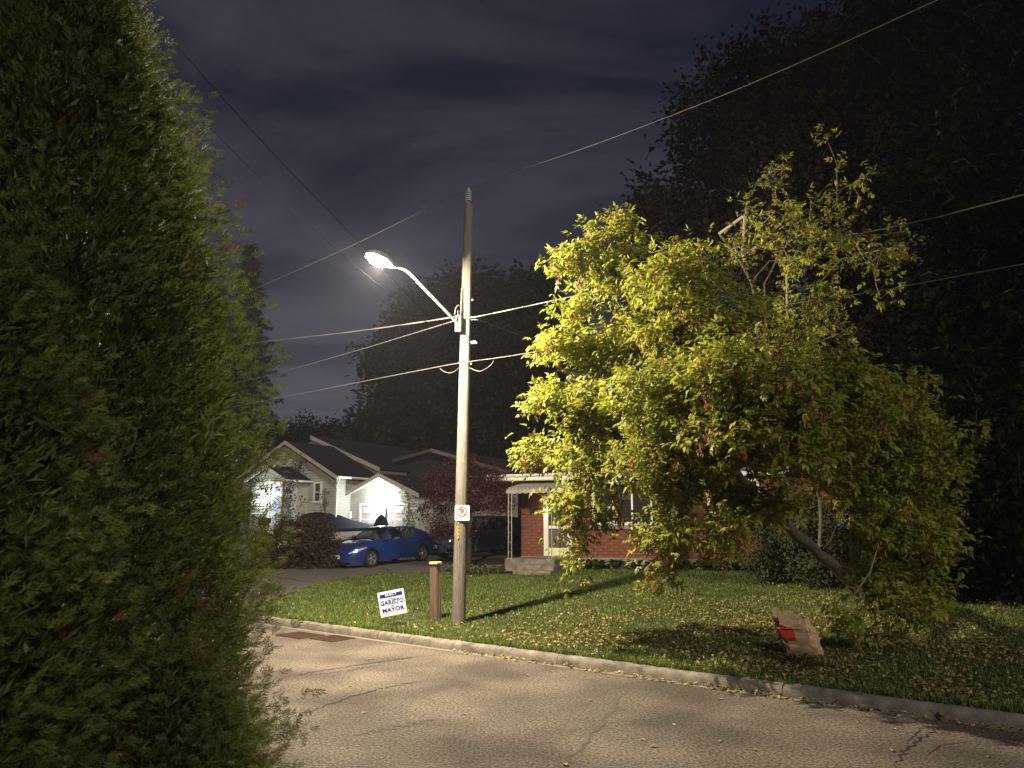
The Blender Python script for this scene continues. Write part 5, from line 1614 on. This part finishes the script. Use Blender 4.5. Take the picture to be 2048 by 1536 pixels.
# hanging bunches of dry winged seeds
sel = rng.random(n) < .5
sc_ = tips[sel] + rng.normal(size=(sel.sum(), 3)) * .08
per = 22
C = np.repeat(sc_, per, 0); h = rng.random((len(C), 1))
C = C + np.concatenate([rng.normal(size=(len(C), 2)) * .022, -h * .17], 1)
A = unit(np.concatenate([rng.normal(size=(len(C), 2)) * .35, -np.ones((len(C), 1))], 1))
leafstuff(leaf_mesh('seed_bunches', C, A, rdir(len(C)), .045 + .02 * rng.random(len(C)), .019 * np.ones(len(C)), 'samara', MP, .1))
tag(MP, 'big leaning maple with yellow green leaves lit by the street lamp', 'tree')

# ---------------------------------------------------------------- generic trees
def tree(name, label, base, height, blobs_l, ntips, per, spread, ln, wd, mat, seed, trunk_r=.2, lean=(0, 0), bark='bark_dark', group=None, cat='tree', shell=.4, first=.35):
    rng = np.random.default_rng(seed)
    o = empty(name, base)
    t = [(0, 0, -.3), (lean[0] * .2, lean[1] * .2, height * first * .5), (lean[0] * .5, lean[1] * .5, height * first), (lean[0] * .8, lean[1] * .8, height * .6), (lean[0], lean[1], height * .85)]
    tips = blob_points(blobs_l, ntips, rng, shell)
    tips[:, 2] = np.maximum(tips[:, 2], .15)
    tr, br, td = grow([t], tips, rng, trunk_r, .007, .42, seglen=.8, side=5)
    tr.build('trunk', bark, o, smooth=60, fix=False); leafstuff(br.build('branches', bark, o, smooth=60, fix=False))
    leafstuff(leaves_at('crown', tips, td, per, spread, ln, wd, mat, o, rng))
    tag(o, label, cat, group)
    return o
def px_blobs(base, lst):
    return [(np.array(at(px, py, Y)) - np.array(base), np.array([r, r, r * q]), r ** 2.2) for px, py, Y, r, q in lst]
def base_at(px, Y, py=1120):
    p = at(px, py, Y); return (p.x, p.y, tz(p.x, p.y))
# dark brownish tree behind the maple, reaching to the top of the picture
b = base_at(1740, 23.5)
tree('tall_tree', 'tall dark brown leaved tree rising behind the lit maple', b, 13, px_blobs(b, [
    (1330, 420, 21.5, 1.5, 1.1), (1290, 560, 21.5, 1.2, 1), (1420, 280, 21.5, 1.8, 1.1), (1480, 170, 21.5, 1.6, 1), (1560, 330, 21, 2.1, 1.1), (1600, 160, 21, 2.0, 1), (1700, 260, 21, 2.1, 1), (1730, 80, 21.5, 2.2, 1),
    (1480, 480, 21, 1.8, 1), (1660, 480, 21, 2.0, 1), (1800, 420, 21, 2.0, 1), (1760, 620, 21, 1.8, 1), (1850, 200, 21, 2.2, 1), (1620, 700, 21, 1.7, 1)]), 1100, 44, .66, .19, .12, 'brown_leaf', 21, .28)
b = base_at(1975, 17.5)
tree('tall_tree', 'almost black dense tree beside the dark end of the lawn', b, 14, px_blobs(b, [
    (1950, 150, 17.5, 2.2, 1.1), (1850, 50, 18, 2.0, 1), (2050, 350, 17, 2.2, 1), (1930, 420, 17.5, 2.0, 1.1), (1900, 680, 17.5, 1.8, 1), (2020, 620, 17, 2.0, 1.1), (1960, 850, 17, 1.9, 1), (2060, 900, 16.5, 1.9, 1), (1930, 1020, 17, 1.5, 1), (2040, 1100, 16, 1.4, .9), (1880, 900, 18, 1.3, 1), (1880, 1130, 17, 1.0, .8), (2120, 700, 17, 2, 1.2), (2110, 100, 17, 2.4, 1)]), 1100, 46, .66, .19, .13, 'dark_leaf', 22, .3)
b = base_at(1830, 27)
tree('tall_tree', 'dark leafy tree filling the gap behind the brick house end', b, 9, px_blobs(b, [
    (1760, 900, 27, 2.2, 1), (1860, 800, 27, 2.4, 1), (1700, 780, 28, 2.2, 1), (1880, 1000, 26, 2.0, 1), (1800, 1060, 26, 1.6, .9), (1950, 950, 26, 2.2, 1), (1640, 860, 29, 1.6, 1), (1760, 650, 28, 2.2, 1), (2000, 1060, 25, 1.8, .8)]), 800, 40, .8, .24, .16, 'dark_leaf', 23, .25)
# dense dark tree between the houses
b = base_at(905, 55)
tree('tall_tree', 'large dark bushy tree standing behind the houses near the utility pole', b, 17, px_blobs(b, [
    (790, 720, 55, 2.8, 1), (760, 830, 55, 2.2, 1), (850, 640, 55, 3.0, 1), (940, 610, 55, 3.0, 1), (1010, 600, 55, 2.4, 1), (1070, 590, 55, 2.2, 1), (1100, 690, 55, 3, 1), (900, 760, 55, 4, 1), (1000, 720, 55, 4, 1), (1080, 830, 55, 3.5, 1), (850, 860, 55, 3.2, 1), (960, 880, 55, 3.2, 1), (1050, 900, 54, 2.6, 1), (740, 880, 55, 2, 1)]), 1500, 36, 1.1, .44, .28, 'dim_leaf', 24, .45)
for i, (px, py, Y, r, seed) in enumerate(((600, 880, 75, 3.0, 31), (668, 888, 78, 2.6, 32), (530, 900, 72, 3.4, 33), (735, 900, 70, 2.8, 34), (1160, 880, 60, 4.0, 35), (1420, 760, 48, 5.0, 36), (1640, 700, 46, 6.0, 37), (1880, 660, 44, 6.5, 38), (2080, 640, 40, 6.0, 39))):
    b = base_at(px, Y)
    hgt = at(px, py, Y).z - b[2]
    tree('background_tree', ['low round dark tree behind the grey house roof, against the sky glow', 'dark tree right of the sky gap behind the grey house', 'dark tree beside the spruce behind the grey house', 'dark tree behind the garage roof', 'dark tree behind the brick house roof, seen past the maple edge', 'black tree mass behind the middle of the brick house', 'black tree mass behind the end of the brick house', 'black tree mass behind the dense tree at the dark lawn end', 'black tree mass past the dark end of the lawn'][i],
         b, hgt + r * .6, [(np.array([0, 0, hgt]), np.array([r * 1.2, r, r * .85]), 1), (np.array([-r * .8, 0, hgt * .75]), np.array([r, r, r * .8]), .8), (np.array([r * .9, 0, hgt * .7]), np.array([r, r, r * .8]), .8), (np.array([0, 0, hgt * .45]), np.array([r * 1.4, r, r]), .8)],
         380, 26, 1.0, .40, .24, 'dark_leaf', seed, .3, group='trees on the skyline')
# spruces at the left behind the cedar
def spruce(px, Y, toppy, label, seed, wide=1.0):
    rng = np.random.default_rng(seed)
    b = base_at(px, Y); o = empty('spruce_tree', b)
    H_ = at(px, toppy, Y).z - b[2]
    MB().tube([(0, 0, -.3), (0, 0, H_ * .5), (0, 0, H_)], [.28, .16, .02], 8).build('trunk', 'bark_dark', o)
    C = []; A = []; br = MB()
    z = H_ - .3
    while z > 1.0:
        t = 1 - z / H_
        L0 = (.25 + 3.1 * t ** .85) * wide
        k = 6 + int(4 * t)
        a0 = rng.random() * 6.28
        for j in range(k):
            a = a0 + 6.283 * j / k + rng.normal() * .15; Lb = L0 * (.7 + .5 * rng.random())
            m_ = max(5, int(Lb / .10))
            pts = []
            for q in range(m_ + 1):
                f = q / m_; r = Lb * f
                pts.append((r * math.cos(a), r * math.sin(a), z - .28 * Lb * f + .20 * Lb * f * f))
            br.tube([pts[0], pts[m_ // 2], pts[-1]], [.03, .02, .008], 4, cap=False)
            for q in range(1, m_ + 1):
                for _ in range(7):
                    C.append(np.array(pts[q]) + rng.normal(size=3) * .05)
                    A.append((math.cos(a) * .5 + rng.normal() * .6, math.sin(a) * .5 + rng.normal() * .6, -.75 + rng.normal() * .3))
        z -= .30 + .22 * t
    leafstuff(br.build('branches', 'bark_dark', o, fix=False))
    C = np.array(C); A = np.array(A, float)
    leafstuff(leaf_mesh('needles', C, A, rdir(len(C)), .22 + .18 * rng.random(len(C)), .05 + .03 * rng.random(len(C)), 'spruce', o, .1))
    tag(o, label, 'tree')
spruce(462, 44, 485, 'tall dark spruce behind the grey house, half hidden by the cedar', 41, .95)
spruce(400, 50, 560, 'second dark spruce almost wholly hidden behind the cedar', 42)

# ---------------------------------------------------------------- cedars at the left
def spray_template():
    V = []; F = []
    def leaf(b_, d, l, w):
        b_ = np.array(b_, float); d = np.array(d, float); d[2] += .55 * math.sin(7.3 * len(V)); d /= np.linalg.norm(d); s = np.array([-d[1], d[0], 0])
        o = len(V)
        V.extend([b_ - s * w * .3, b_ + d * l * .5 - s * w * .5 + np.array([0, 0, .012]), b_ + d * l, b_ + d * l * .5 + s * w * .5 + np.array([0, 0, .012])])
        F.append((o, o + 1, o + 2, o + 3))
    leaf((0, 0, 0), (1, 0, 0), 1.0, .05)
    for i in range(6):
        x = .08 + .14 * i
        for s in (-1, 1):
            a = rad(40 - 3 * i + 8 * (i % 2)) * s
            l = .48 * (1 - .65 * abs(x - .26))
            d = (math.cos(a), math.sin(a), 0)
            leaf((x, 0, .01 * s), d, l, .055)
            leaf((x + d[0] * l * .35, d[1] * l * .35, 0), (math.cos(a * .2), math.sin(a * .2), 0), l * .5, .05)
    return np.array(V), np.array(F)
TV, TF = spray_template()
def cedar(name, label, base, height, radf, nclump, per, size, seed, brown=.03, lobe=.12):
    rng = np.random.default_rng(seed)
    o = empty(name, base)
    MB().tube([(0, 0, -.2), (.02, 0, height * .5), (0, 0, height * .95)], [.16, .09, .015], 8).build('trunk', 'bark', o)
    # clumps over the shell, denser on the outside
    zc = height * (1 - np.sqrt(1 - rng.random(nclump) * .985)) if False else rng.random(nclump) * height * .99
    R = np.array([radf(z) for z in zc])
    keep = rng.random(nclump) < (.25 + .75 * R / R.max())
    zc = zc[keep]; R = R[keep]; m = len(zc)
    an = rng.random(m) * 6.283
    # the side turned away from the road and the camera is thinner
    hid = (np.cos(an - 2.3) > .1) & (rng.random(m) < .7)
    zc = zc[~hid]; R = R[~hid]; an = an[~hid]; m = len(zc)
    lump = .95 + .07 * np.sin(an * 5 + zc * 2.1) + lobe * np.sin(an * 13 + 2 * np.sin(zc * 5)) * np.sin(zc * 7.5 + 3 * np.sin(an * 4)) + .04 * rng.normal(size=m)
    rr = R * np.clip(lump, .72, 1.08) * (1 - .30 * rng.random(m) ** 2.2)
    ctr = np.stack([rr * np.cos(an), rr * np.sin(an), zc], 1)
    outw = np.stack([np.cos(an), np.sin(an), .95 * np.ones(m)], 1) + rng.normal(size=(m, 3)) * .35
    outw = unit(outw)
    limbs_ = MB()
    for i in range(0, m, 3):
        limbs_.tube([(0, 0, max(.1, zc[i] - .5 * rr[i])), tuple(ctr[i] * .6 + np.array([0, 0, -.1])), tuple(ctr[i] * .85)], [.022, .010, .003], 4, cap=False)
    leafstuff(limbs_.build('branches', 'bark', o, fix=False))
    # inner growth that closes the crown
    ki = nclump * 26
    zi = rng.random(ki) * height * .93; Ri = np.array([radf(z) for z in zi]); ai = rng.random(ki) * 6.283; ri = Ri * (.30 + .58 * rng.random(ki) ** .6)
    Ci = np.stack([ri * np.cos(ai), ri * np.sin(ai), zi], 1)
    Ai = unit(np.stack([np.cos(ai), np.sin(ai), .8 + 0 * ai], 1) + rng.normal(size=(ki, 3)) * .5)
    leafstuff(leaf_mesh('inner_foliage', Ci, Ai, rdir(ki), size * 1.0 * (.7 + .6 * rng.random(ki)), size * .24 * np.ones(ki), 'cedar', o, .2))
    for part, sel, mat in (('foliage', rng.random(m) >= brown, 'cedar'), ('dead_foliage', None, 'cedar_brown')):
        if sel is None: s_ = ~last
        else: s_ = sel; last = sel
        if s_.sum() == 0: continue
        C = np.repeat(ctr[s_], per, 0); D = np.repeat(outw[s_], per, 0)
        k = len(C)
        off = np.clip(rng.normal(size=(k, 3)), -1.6, 1.6) * size * 1.15
        C = C + off
        A = unit(D + rng.normal(size=(k, 3)) * .30 + unit(off) * .30)
        Nn = unit(rng.normal(size=(k, 3)) + np.cross(D, np.array([0, 0, 1.0])) * .8)
        S_ = unit(np.cross(A, Nn)); Nn = np.cross(S_, A)
        sc2 = size * (.65 + .7 * rng.random(k))
        V = C[:, None, :] + sc2[:, None, None] * (TV[None, :, 0:1] * A[:, None, :] + TV[None, :, 1:2] * S_[:, None, :] + TV[None, :, 2:3] * Nn[:, None, :]
            - (TV[None, :, 0:1] ** 2) * np.array([0, 0, .18]))
        nv = len(TV)
        F = (TF[None] + (np.arange(k) * nv)[:, None, None]).reshape(-1, 4)
        leafstuff(fast(part, V.reshape(-1, 3), F, mat, o))
    tag(o, label, 'cedar')
    return o
VZ = 0.10
def prof(tab, sub=0.0): return lambda z: max(.03, float(np.interp(z, [t[0] for t in tab], [t[1] for t in tab])) - sub)
cedar('cedar_tree', 'tall dark green cedar at the road edge beside the driveway view', (-3.45, 5.3, VZ), 7.3, prof([(0, 1.85), (.8, 1.84), (1.7, 1.76), (2.75, 1.62), (3.7, 1.45), (4.9, 1.06), (6.1, .50), (7.3, .03)], .06), 3000, 12, .105, 51, .012)
cedar('cedar_tree', 'shorter bushy cedar standing in front of the tall cedar', (-2.72, 3.35, VZ), 3.65, lambda z: 1.02 * max(.02, (1 - (z / 3.65) ** 2.6)) ** .7, 1700, 11, .078, 52, .015)
cedar('cedar_tree', 'low spreading cedar at the foot of the tall cedar beside the road', (-1.95, 4.5, VZ), 1.45, lambda z: .60 * max(.02, (1 - (z / 1.45) ** 2.2)) ** .7, 800, 11, .08, 53, .02)
cedar('cedar_tree', 'nearly black tall cedar behind the shorter bushy cedar', (-5.3, 5.9, VZ), 8.8, lambda z: 1.7 * max(.02, (1 - (z / 8.8) ** 2.6)) ** .7, 1300, 8, .15, 54, .01)

# ---------------------------------------------------------------- red Japanese maple in the bed
rb_ = ground(938, 1138)
RB = (rb_.x, rb_.y, rb_.z)
tree('red_maple', 'small purple red leaved tree in the bed in front of the dark car', RB, 3.4, px_blobs(RB, [
    (880, 965, rb_.y, .85, .8), (930, 935, rb_.y, .75, .8), (985, 960, rb_.y, .8, .8), (860, 1020, rb_.y, .6, .8), (885, 1062, rb_.y, .55, .6), (870, 1050, rb_.y, .5, .7), (950, 1000, rb_.y, .8, .7), (1000, 1005, rb_.y, .7, .7), (1015, 985, rb_.y + .3, .5, .8), (938, 1060, rb_.y, .25, 1), (905, 990, rb_.y, .8, .8)]), 420, 34, .28, .075, .045, 'red_leaf', 61, .09, first=.25)
# shrubs along the far side of the driveway
M('wall_shrub', (0.06, 0.08, 0.02), 0.8, 0.3, 1.2, island=[(0.035, 0.055, 0.012), (0.07, 0.085, 0.02), (0.10, 0.085, 0.03)], transl=0.25)
def shrub(name, label, base, blobs_, ntips, per, ln, wd, mat, seed, group=None, spread=.25, cat='shrub', h=.8):
    return tree(name, label, base, h, blobs_, ntips, per, spread, ln, wd, mat, seed, .04, bark='bark', cat=cat, group=group, shell=.5, first=.3)
for i, (px, Y, rx, hz2, lab) in enumerate(((585, 30.5, 1.0, 1.7, 'brown red shrub beside the porch steps of the grey house'), (632, 29.0, .95, 1.75, 'olive brown shrub next to the blue car bonnet'), (540, 29.5, .9, 1.3, 'dark brown shrub at the driveway edge by the cedar'))):
    b = base_at(px, Y)
    shrub('shrub', lab, b, [(np.array([0, 0, hz2 * .5]), np.array([rx, rx * .8, hz2 * .5]), 1), (np.array([.35, -.2, hz2 * .8]), np.array([rx * .45, rx * .4, hz2 * .32]), .4), (np.array([-.5, 0, hz2 * .85]), np.array([rx * .35, rx * .4, hz2 * .3]), .3), (np.array([.8, -.1, hz2 * .3]), np.array([rx * .4, rx * .4, hz2 * .3]), .3)], 330, 28, .085, .055, 'shrub_leaf', 70 + i, h=hz2)
for i, (px, py) in enumerate(((668, 1096), (690, 1088))):
    b = ground(px, py + 30); b = (b.x, b.y + 1.5, tz(b.x, b.y + 1.5))
    shrub('low_shrub', 'low red brown plant between the boat and the blue car', b, [(np.array([0, 0, .45]), np.array([.5, .4, .4]), 1)], 90, 22, .07, .05, 'red_leaf', 76 + i, 'low plants by the boat', h=.5)
for i, (px, Y, hh, lab) in enumerate(((1545, 20.6, 2.3, 'leafy green shrub growing up the brick wall beyond the front windows'), (1625, 19.4, 2.6, 'tall leafy shrub at the end of the brick house'))):
    b = base_at(px, Y)
    shrub('shrub', lab, b, [(np.array([0, 0, hh * .5]), np.array([.85, .6, hh * .5]), 1), (np.array([.4, 0, hh * .3]), np.array([.7, .5, hh * .3]), .5)], 300, 30, .085, .055, 'wall_shrub', 90 + i, h=hh)
# climbing vines on the grey house
def vine(label, house, pts, y, n, ln, mat, seed, rad_=.16):
    rng = np.random.default_rng(seed)
    loc_ = [house.loc(px, py, y) for px, py in pts]
    w = [Vector(wall_p(house, a, y - .10, z)) for a, z in loc_]
    base = Vector((w[0].x, w[0].y, tz(w[0].x, w[0].y)))
    o = empty('climbing_vine', tuple(base))
    P_ = [base + Vector((0, 0, -.05))] + w
    MB().tube([p - base for p in P_], [.03] + [.018] * (len(w) - 1) + [.008], 5).build('stem', 'bark', o)
    Q = resamp3(P_, n)
    C = np.array(Q) - np.array(base) + rng.normal(size=(n, 3)) * rad_
    A = unit(rng.normal(size=(n, 3)) + np.array([0, -.4, -.5]))
    leafstuff(leaf_mesh('leaves', C, A, unit(rng.normal(size=(n, 3)) + np.array([0, -1.2, .3])), ln * (.7 + .6 * rng.random(n)), ln * .75 * np.ones(n), mat, o, .15))
    tag(o, label, 'vine')
def resamp3(P_, n):
    d = [0]
    for a, b in zip(P_[:-1], P_[1:]): d.append(d[-1] + (b - a).length)
    out = []
    for t in np.sort(RNG.random(n)) * d[-1]:
        i = min(len(d) - 2, int(np.searchsorted(d, t, 'right')) - 1)
        out.append(tuple(P_[i].lerp(P_[i + 1], (t - d[i]) / max(1e-6, d[i + 1] - d[i]))))
    return out
vine('bare brown climbing vine on the front wall of the grey house', G, [(600, 1040), (598, 1000), (592, 970), (597, 940), (606, 915)], -.35, 900, .10, 'vine_brown', 81, .22)
vine('leafy brown vine beside the porch door of the grey house', G, [(583, 1060), (580, 1010), (578, 985), (590, 955)], -1.6, 620, .11, 'vine_brown', 82, .17)
vine('green vine climbing the garage corner of the grey house', G, [(822, 1050), (822, 1010), (817, 990), (815, 972)], gy - .05, 520, .11, 'vine_leaf', 83, .17)
vine('thin brown vine beside the front window of the grey house', G, [(655, 1045), (653, 1010), (652, 975)], -.05, 160, .09, 'vine_brown', 84, .12)
# hostas and bed plants along the brick house
def clump_plant(name, label, base, n, ln, wd, mat, seed, group, up_=.7):
    rng = np.random.default_rng(seed)
    o = empty(name, base)
    a = rng.random(n) * 6.283
    A = unit(np.stack([np.cos(a), np.sin(a), up_ + .8 * rng.random(n)], 1))
    C = np.stack([np.cos(a), np.sin(a), np.zeros(n)], 1) * (.06 + .10 * rng.random((n, 1))) + np.array([0, 0, 1.0]) * (.02 + .22 * rng.random((n, 1)))
    S_ = unit(np.cross(A, np.array([0, 0, 1.0]))); Nn = np.cross(S_, A)
    L_ = ln * (.7 + .6 * rng.random(n)); W_ = wd * (.8 + .4 * rng.random(n))
    leafv = []; F = []
    for i in range(n):
        stem0 = np.array([0, 0, -.03]) + C[i] * .3
        for j, f in enumerate((0, .3, .65, 1.0)):
            w = W_[i] * (0.1, .5, .45, .02)[j]
            c = C[i] + A[i] * L_[i] * f - np.array([0, 0, .5]) * L_[i] * f * f
            leafv += [c + S_[i] * w + Nn[i] * w * .3, c - Nn[i] * .0, c - S_[i] * w + Nn[i] * w * .3]
        b0 = i * 12
        for j in range(3):
            for q in range(2): F.append((b0 + j * 3 + q, b0 + j * 3 + q + 1, b0 + j * 3 + 4 + q, b0 + j * 3 + 3 + q))
    leafstuff(fast('leaves', leafv, F, mat, o))
    m_ = MB()
    for i in range(0, n, 2): m_.tube([(0, 0, -.03), tuple(C[i])], .008, 4, cap=False)
    m_.build('stems', 'hosta', o, fix=False)
    tag(o, label, 'plant', group)
for i, (px, py) in enumerate(((1140, 1128), (1178, 1131), (1205, 1134), (1232, 1136), (1275, 1140), (1310, 1143), (1360, 1146), (1410, 1150), (1435, 1152), (1465, 1154), (1500, 1158), (1550, 1160), (1590, 1160), (1640, 1164))):
    xl, _ = H.loc(px, py, -.45)
    b = wall_p(H, xl, -.45 - .15 * (i % 3), 0); b = (b[0], b[1], tz(b[0], b[1]))
    clump_plant('hosta', 'broad leaved green plant growing along the foundation of the brick house', b, 46, .34, .13, 'hosta', 100 + i, 'plants along the brick house')
for i, (px, py) in enumerate(((900, 1147), (915, 1150), (942, 1150), (958, 1153), (978, 1150), (995, 1150))):
    p = ground(px, py - 3)
    clump_plant('bed_plant', 'pale yellow green low plant at the foot of the red leaved tree', (p.x, p.y, tz(p.x, p.y)), 60, .20, .05, 'pale_plant', 130 + i, 'low plants round the red tree', .4)
# low garden wall of stone edging left of the steps
# ---------------------------------------------------------------- grass and fallen leaves
n = 300000
u = RNG.uniform(-27, 12, n); s = .15 + 13.5 * RNG.random(n) ** 1.25
X = UX * u + NX * (s + KERB); Y = UY * u + NY * (s + KERB)
ok = ~inpoly_np(X, Y, DRIVE_POLY) & ~inpoly_np(X, Y, BED_POLY)
# not inside the houses or porch
du = (X - H.o.x) * H.U.x + (Y - H.o.y) * H.U.y; dv = (X - H.o.x) * H.V.x + (Y - H.o.y) * H.V.y
ok &= ~((dv > -.5) & (du > -.5)) & ~((dv > -2.45) & (du > px0 - .1) & (du < px1 + .15))
# only where the camera's neighbourhood can see it
ok &= (np.abs(X / np.maximum(Y, 1)) < .95)
# edge of the driveway at the far left belongs to the paving
X = X[ok]; Y = Y[ok]; s = s[ok]
# ragged fringe hanging over the back of the kerb
ue = RNG.uniform(-22, 10, 5000); se = .135 + .05 * RNG.random(5000)
X = np.concatenate([X, UX * ue + NX * (se + KERB)]); Y = np.concatenate([Y, UY * ue + NY * (se + KERB)]); s = np.concatenate([s, se])
n = len(X)
Z = .15 + SL * np.minimum(s, SMAX) - .006
tuft = np.sin(X * 2.7 + 2 * np.sin(Y * 1.7)) * np.sin(Y * 3.1 + X)
hgt = (.035 + .045 * RNG.random(n)) * (1 + .25 * (s < .3)) * (1 + .35 * tuft)
a = RNG.random(n) * 6.283; lean_ = RNG.random(n) * .8
w = .006 + .006 * RNG.random(n)
base_ = np.stack([X, Y, Z], 1); sd_ = np.stack([np.cos(a), np.sin(a), np.zeros(n)], 1); ln_ = np.stack([-np.sin(a), np.cos(a), np.zeros(n)], 1)
V = np.stack([base_ - sd_ * w[:, None], base_ + sd_ * w[:, None], base_ + ln_ * (lean_ * hgt)[:, None] + np.array([0, 0, 1.0]) * hgt[:, None]], 1).reshape(-1, 3)
gr_ = fast('grass', V, np.arange(3 * n).reshape(n, 3), 'grass')
tag(gr_, 'short green lawn grass sprinkled with fallen leaves', 'grass', kind='stuff')
def fallen(u, s, z, size, name, label, grp_kind=True):
    n = len(u)
    X = UX * u + NX * (s + KERB); Y = UY * u + NY * (s + KERB)
    C = np.stack([X, Y, z], 1)
    A = rdir(n); A[:, 2] *= .35; A = unit(A)
    Nn = unit(RNG.normal(size=(n, 3)) * .35 + np.array([0, 0, 1.0]))
    o = leaf_mesh(name, C, A, Nn, size, size * .55, 'fallen', None, .22)
    tag(o, label, 'leaves', kind='stuff')
n = 32000
u = np.concatenate([RNG.normal(-3.2, 3.2, int(n * .85)), RNG.uniform(-22, 8, n - int(n * .85))]); s = np.abs(np.concatenate([RNG.normal(3.2, 3.6, int(n * .85)), RNG.uniform(.2, 12, n - int(n * .85))])) + .2
X = UX * u + NX * (s + KERB); Y = UY * u + NY * (s + KERB)
du = (X - H.o.x) * H.U.x + (Y - H.o.y) * H.U.y; dv = (X - H.o.x) * H.V.x + (Y - H.o.y) * H.V.y
ok = ~inpoly_np(X, Y, DRIVE_POLY) & ~((dv > -.3) & (du > -.3)) & (s < 14) & ~((dv > -2.45) & (du > px0 - .1) & (du < px1 + .15))
pat = np.sin(X * 1.9 + 1.3 * np.sin(Y * 1.1)) + np.sin(Y * 2.3 + 1.7 * np.sin(X * .8)) + .8 * np.sin(X * 4.1 - Y * 3.3)
ok &= RNG.random(len(X)) < np.clip(.62 + .26 * pat, .12, 1)
u, s = u[ok], s[ok]
fallen(u, s, .15 + SL * s + .025 + .03 * RNG.random(len(u)), .04 + .04 * RNG.random(len(u)), 'fallen_leaves', 'yellow fallen leaves scattered over the lawn')
n = 620
u = np.concatenate([RNG.uniform(-9.5, 3.4, 480), RNG.uniform(3, 9, n - 480)]); s = -.03 - .10 * RNG.random(n) ** 1.6
fallen(u, s, .012 + .025 * RNG.random(n), .05 + .05 * RNG.random(n), 'gutter_leaves', 'dry leaves and litter caught in the gutter along the kerb')
# single leaves that can be counted on the road
lv = None
spots = [(1129, 1528), (796, 1322), (744, 1319), (636, 1333), (1107, 1344), (1437, 1398), (1533, 1389), (1783, 1458), (1290, 1482), (1298, 1494), (723, 1428), (1437, 1484), (1780, 1500), (1976, 1513), (832, 1290), (880, 1318), (1060, 1352), (935, 1430), (1185, 1402), (1350, 1452), (702, 1372), (1612, 1430), (1505, 1500)]
for i, q in enumerate(spots):
    p = road_pt(*q)
    if lv is None:
        m_ = MB(); L_ = .085
        m_.add([(0, 0, .004), (L_ * .3, L_ * .28, .016), (L_ * .65, L_ * .24, .022), (L_, 0, .012), (L_ * .65, -L_ * .24, .02), (L_ * .3, -L_ * .28, .014), (L_ * .5, 0, .006)],
               [(0, 6, 1), (1, 6, 2), (2, 6, 3), (3, 6, 4), (4, 6, 5), (5, 6, 0)])
        m_.tube([(-.03, 0, .004), (0, 0, .005)], .0015, 3)
        lv = m_.build('fallen_leaf', 'fallen'); o = lv
    else:
        o = lv.copy(); COL.objects.link(o)
    sc_f = random.uniform(.6, 1.15)
    o.location = (p.x, p.y, 0.001); o.rotation_euler = (0, 0, random.uniform(0, 6.28)); o.scale = (sc_f, sc_f, sc_f)
    tag(o, 'single dry yellow leaf lying on the asphalt road', 'leaf', 'fallen leaves on the road')
# ================================================================ thin night haze: the lamps light the air round them
hm_ = bpy.data.materials.new('haze_air'); hm_.use_nodes = True
ht = hm_.node_tree; ht.nodes.clear()
ho = ht.nodes.new('ShaderNodeOutputMaterial'); hv = ht.nodes.new('ShaderNodeVolumePrincipled')
hv.inputs['Color'].default_value = (0.78, 0.80, 1.0, 1); hv.inputs['Density'].default_value = 0.00042
hv.inputs['Anisotropy'].default_value = 0.15
ht.links.new(hv.outputs[0], ho.inputs['Volume'])
hb = MB().box(-330, 330, -330, 330, -1.4, 32).build('haze', hm_)
tag(hb, 'thin night haze hanging in the air over the street', 'haze', kind='stuff')
